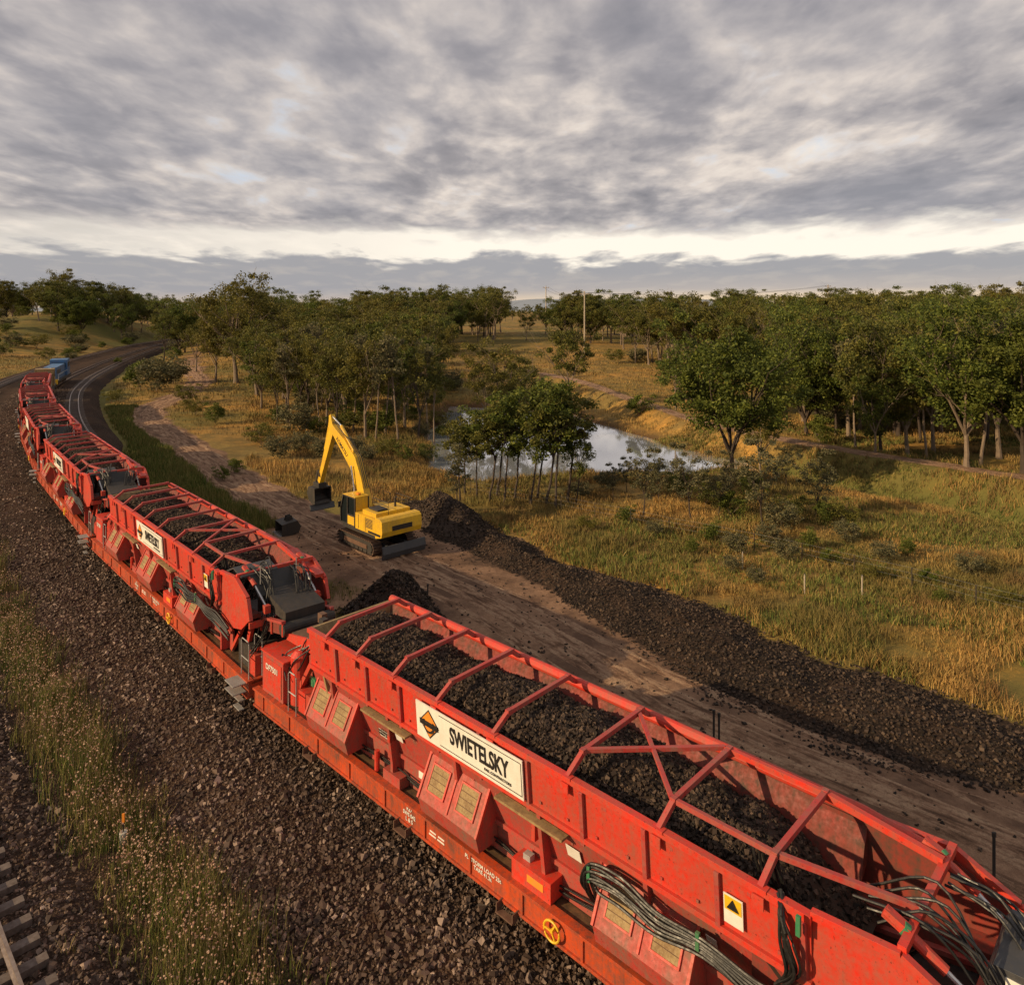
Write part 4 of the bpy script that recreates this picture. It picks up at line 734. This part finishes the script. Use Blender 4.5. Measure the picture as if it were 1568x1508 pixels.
xs=np.linspace(-6000,6000,240); zt=22+30*vnoise(xs,xs*0,900,71)+14*vnoise(xs,xs*0,260,72)+45*np.exp(-((xs-1300)/900)**2)+28*np.exp(-((xs-150)/300)**2); V=np.concatenate([np.stack([xs,0*xs+4600,0*xs-30],1),np.stack([xs,0*xs+5200,zt],1)]); nn=len(xs); Fq=np.stack([np.arange(nn-1),np.arange(1,nn),nn+np.arange(1,nn),nn+np.arange(nn-1)],1)
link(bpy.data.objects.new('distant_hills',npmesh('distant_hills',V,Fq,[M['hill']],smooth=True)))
# ---------------------------------------------------------------- sun + sky
az=(-.93,-.37); el=math.radians(22)
sd=Vector((az[0]*math.cos(el),az[1]*math.cos(el),math.sin(el))).normalized()
L=bpy.data.lights.new('sun','SUN'); L.energy=5.0; L.angle=math.radians(.6); L.color=(1,.74,.43); so=link(bpy.data.objects.new('sun',L)); so.rotation_euler=sd.to_track_quat('Z','Y').to_euler()
wld=bpy.data.worlds.new('World'); S.world=wld; wld.use_nodes=True; nt=wld.node_tree; N=nt.nodes; LK=nt.links.new
bg=N['Background']; out=N['World Output']; sky=N.new('ShaderNodeTexSky'); sky.sky_type='NISHITA'; sky.sun_disc=False; sky.sun_elevation=el; sky.sun_rotation=math.atan2(sd.x,sd.y); LK(sky.outputs[0],bg.inputs[0]); bg.inputs[1].default_value=.10
tc=N.new('ShaderNodeTexCoord'); sep=N.new('ShaderNodeSeparateXYZ'); LK(tc.outputs['Generated'],sep.inputs[0])
def mth(op,a,b=0.,cl=False):
    x=N.new('ShaderNodeMath'); x.operation=op; x.use_clamp=cl
    for i,v in enumerate((a,b)):
        if hasattr(v,'node'): LK(v,x.inputs[i])
        else: x.inputs[i].default_value=v
    return x.outputs[0]
z=mth('MAXIMUM',sep.outputs[2],0.0); den=mth('ADD',z,.13)
cx=mth('DIVIDE',sep.outputs[0],den); cy=mth('DIVIDE',sep.outputs[1],den)
cb=N.new('ShaderNodeCombineXYZ'); LK(cx,cb.inputs[0]); LK(cy,cb.inputs[1])
def wn(scale,det,ro,dist=0,off=(0,0,0),sc=(1,1,1)):
    mp=N.new('ShaderNodeMapping'); mp.inputs['Location'].default_value=off; mp.inputs['Scale'].default_value=sc; LK(cb.outputs[0],mp.inputs[0])
    x=N.new('ShaderNodeTexNoise'); x.inputs['Scale'].default_value=scale; x.inputs['Detail'].default_value=det; x.inputs['Roughness'].default_value=ro; x.inputs['Distortion'].default_value=dist; LK(mp.outputs[0],x.inputs[0]); return x.outputs['Fac']
def wr(f,st):
    x=N.new('ShaderNodeValToRGB'); LK(f,x.inputs[0]); e=x.color_ramp.elements
    while len(e)<len(st): e.new(.5)
    for i,(p,c) in enumerate(st): e[i].position=p; e[i].color=tuple(c)+(1,) if hasattr(c,'__len__') else (c,c,c,1)
    return x.outputs[0]
def wm(f,a,b,mode='MIX'):
    x=N.new('ShaderNodeMix'); x.data_type='RGBA'; x.blend_type=mode
    for i,v in ((0,f),(6,a),(7,b)):
        if hasattr(v,'node'): LK(v,x.inputs[i])
        else: x.inputs[i].default_value=v if i==0 else tuple(v)+(1,)
    return x.outputs[2]
n1=wn(1.5,7,.54,.35,sc=(1.0,.72,1)); n2=wn(4.2,6,.52,.3,(3,1,0),(1.0,.65,1)); n3=wn(.55,3,.5,0,(7,2,0),(1,.8,1)); n4=wn(10,4,.5,.2,(1,5,0),(1.0,.6,1))
mixn=mth('ADD',mth('MULTIPLY',n1,.52),mth('ADD',mth('MULTIPLY',n2,.34),mth('MULTIPLY',n4,.14)))
cc=wr(mixn,[(.37,(.25,.235,.25)),(.45,(.37,.34,.345)),(.51,(.55,.495,.47)),(.57,(.80,.70,.62)),(.65,(1.0,.89,.77))])
cc=wm(wr(n3,[(.40,0.0),(.62,.45)]),cc,(.35,.345,.385))
cc=wm(mth('MULTIPLY',wr(n2,[(.55,0.0),(.68,.7)]),wr(n1,[(.53,0.0),(.60,1.0)])),cc,(.60,.69,.82))
zp=mth('ADD',sep.outputs[2],mth('MULTIPLY',mth('SUBTRACT',n2,.5),.035)); zp=mth('ADD',zp,mth('MULTIPLY',mth('SUBTRACT',n1,.5),.07))
band=wr(zp,[(.064,0.0),(.074,1.0),(.096,1.0),(.112,0.0)]); lf=wr(mth('ADD',mth('MULTIPLY',sep.outputs[0],.6),.5),[(.15,.45),(.45,1.0)])
hz=wr(mth('ADD',mth('MULTIPLY',sep.outputs[0],.6),.5),[(.35,0.0),(.7,1.0)])
lowc=wr(sep.outputs[2],[(0.0,(.80,.62,.44)),(.010,(.64,.53,.45)),(.024,(.38,.37,.395)),(.06,(.38,.37,.39))])
lowr=wr(sep.outputs[2],[(0.0,(1.05,.76,.42)),(.016,(1.0,.76,.50)),(.028,(.52,.46,.43)),(.05,(.38,.37,.39))])
lowc=wm(hz,lowc,lowr)
lowc=wm(wr(n2,[(.48,0.0),(.68,.3)]),lowc,(.66,.58,.5))
cc=wm(wr(zp,[(.068,1.0),(.084,0.0)]),cc,lowc)
cc=wm(mth('MULTIPLY',band,lf),cc,(1.1,1.0,.86))
bg2=N.new('ShaderNodeBackground'); LK(cc,bg2.inputs[0]); bg2.inputs[1].default_value=1.0
ms=N.new('ShaderNodeMixShader'); ms.inputs[0].default_value=.94; LK(bg.outputs[0],ms.inputs[1]); LK(bg2.outputs[0],ms.inputs[2]); LK(ms.outputs[0],out.inputs[0])
# ---------------------------------------------------------------- camera
cam=bpy.data.cameras.new('camera'); co=link(bpy.data.objects.new('camera',cam)); co.location=(0,0,H); co.rotation_euler=(math.radians(90),0,0); cam.sensor_width=36; cam.sensor_fit='HORIZONTAL'; cam.lens=36*F/1568; cam.shift_y=-(754-475)/1568; cam.clip_start=.3; cam.clip_end=12000
S.camera=co; S.view_settings.view_transform='Standard'; S.view_settings.look='None'; S.view_settings.exposure=0
print('woodland',cnt)
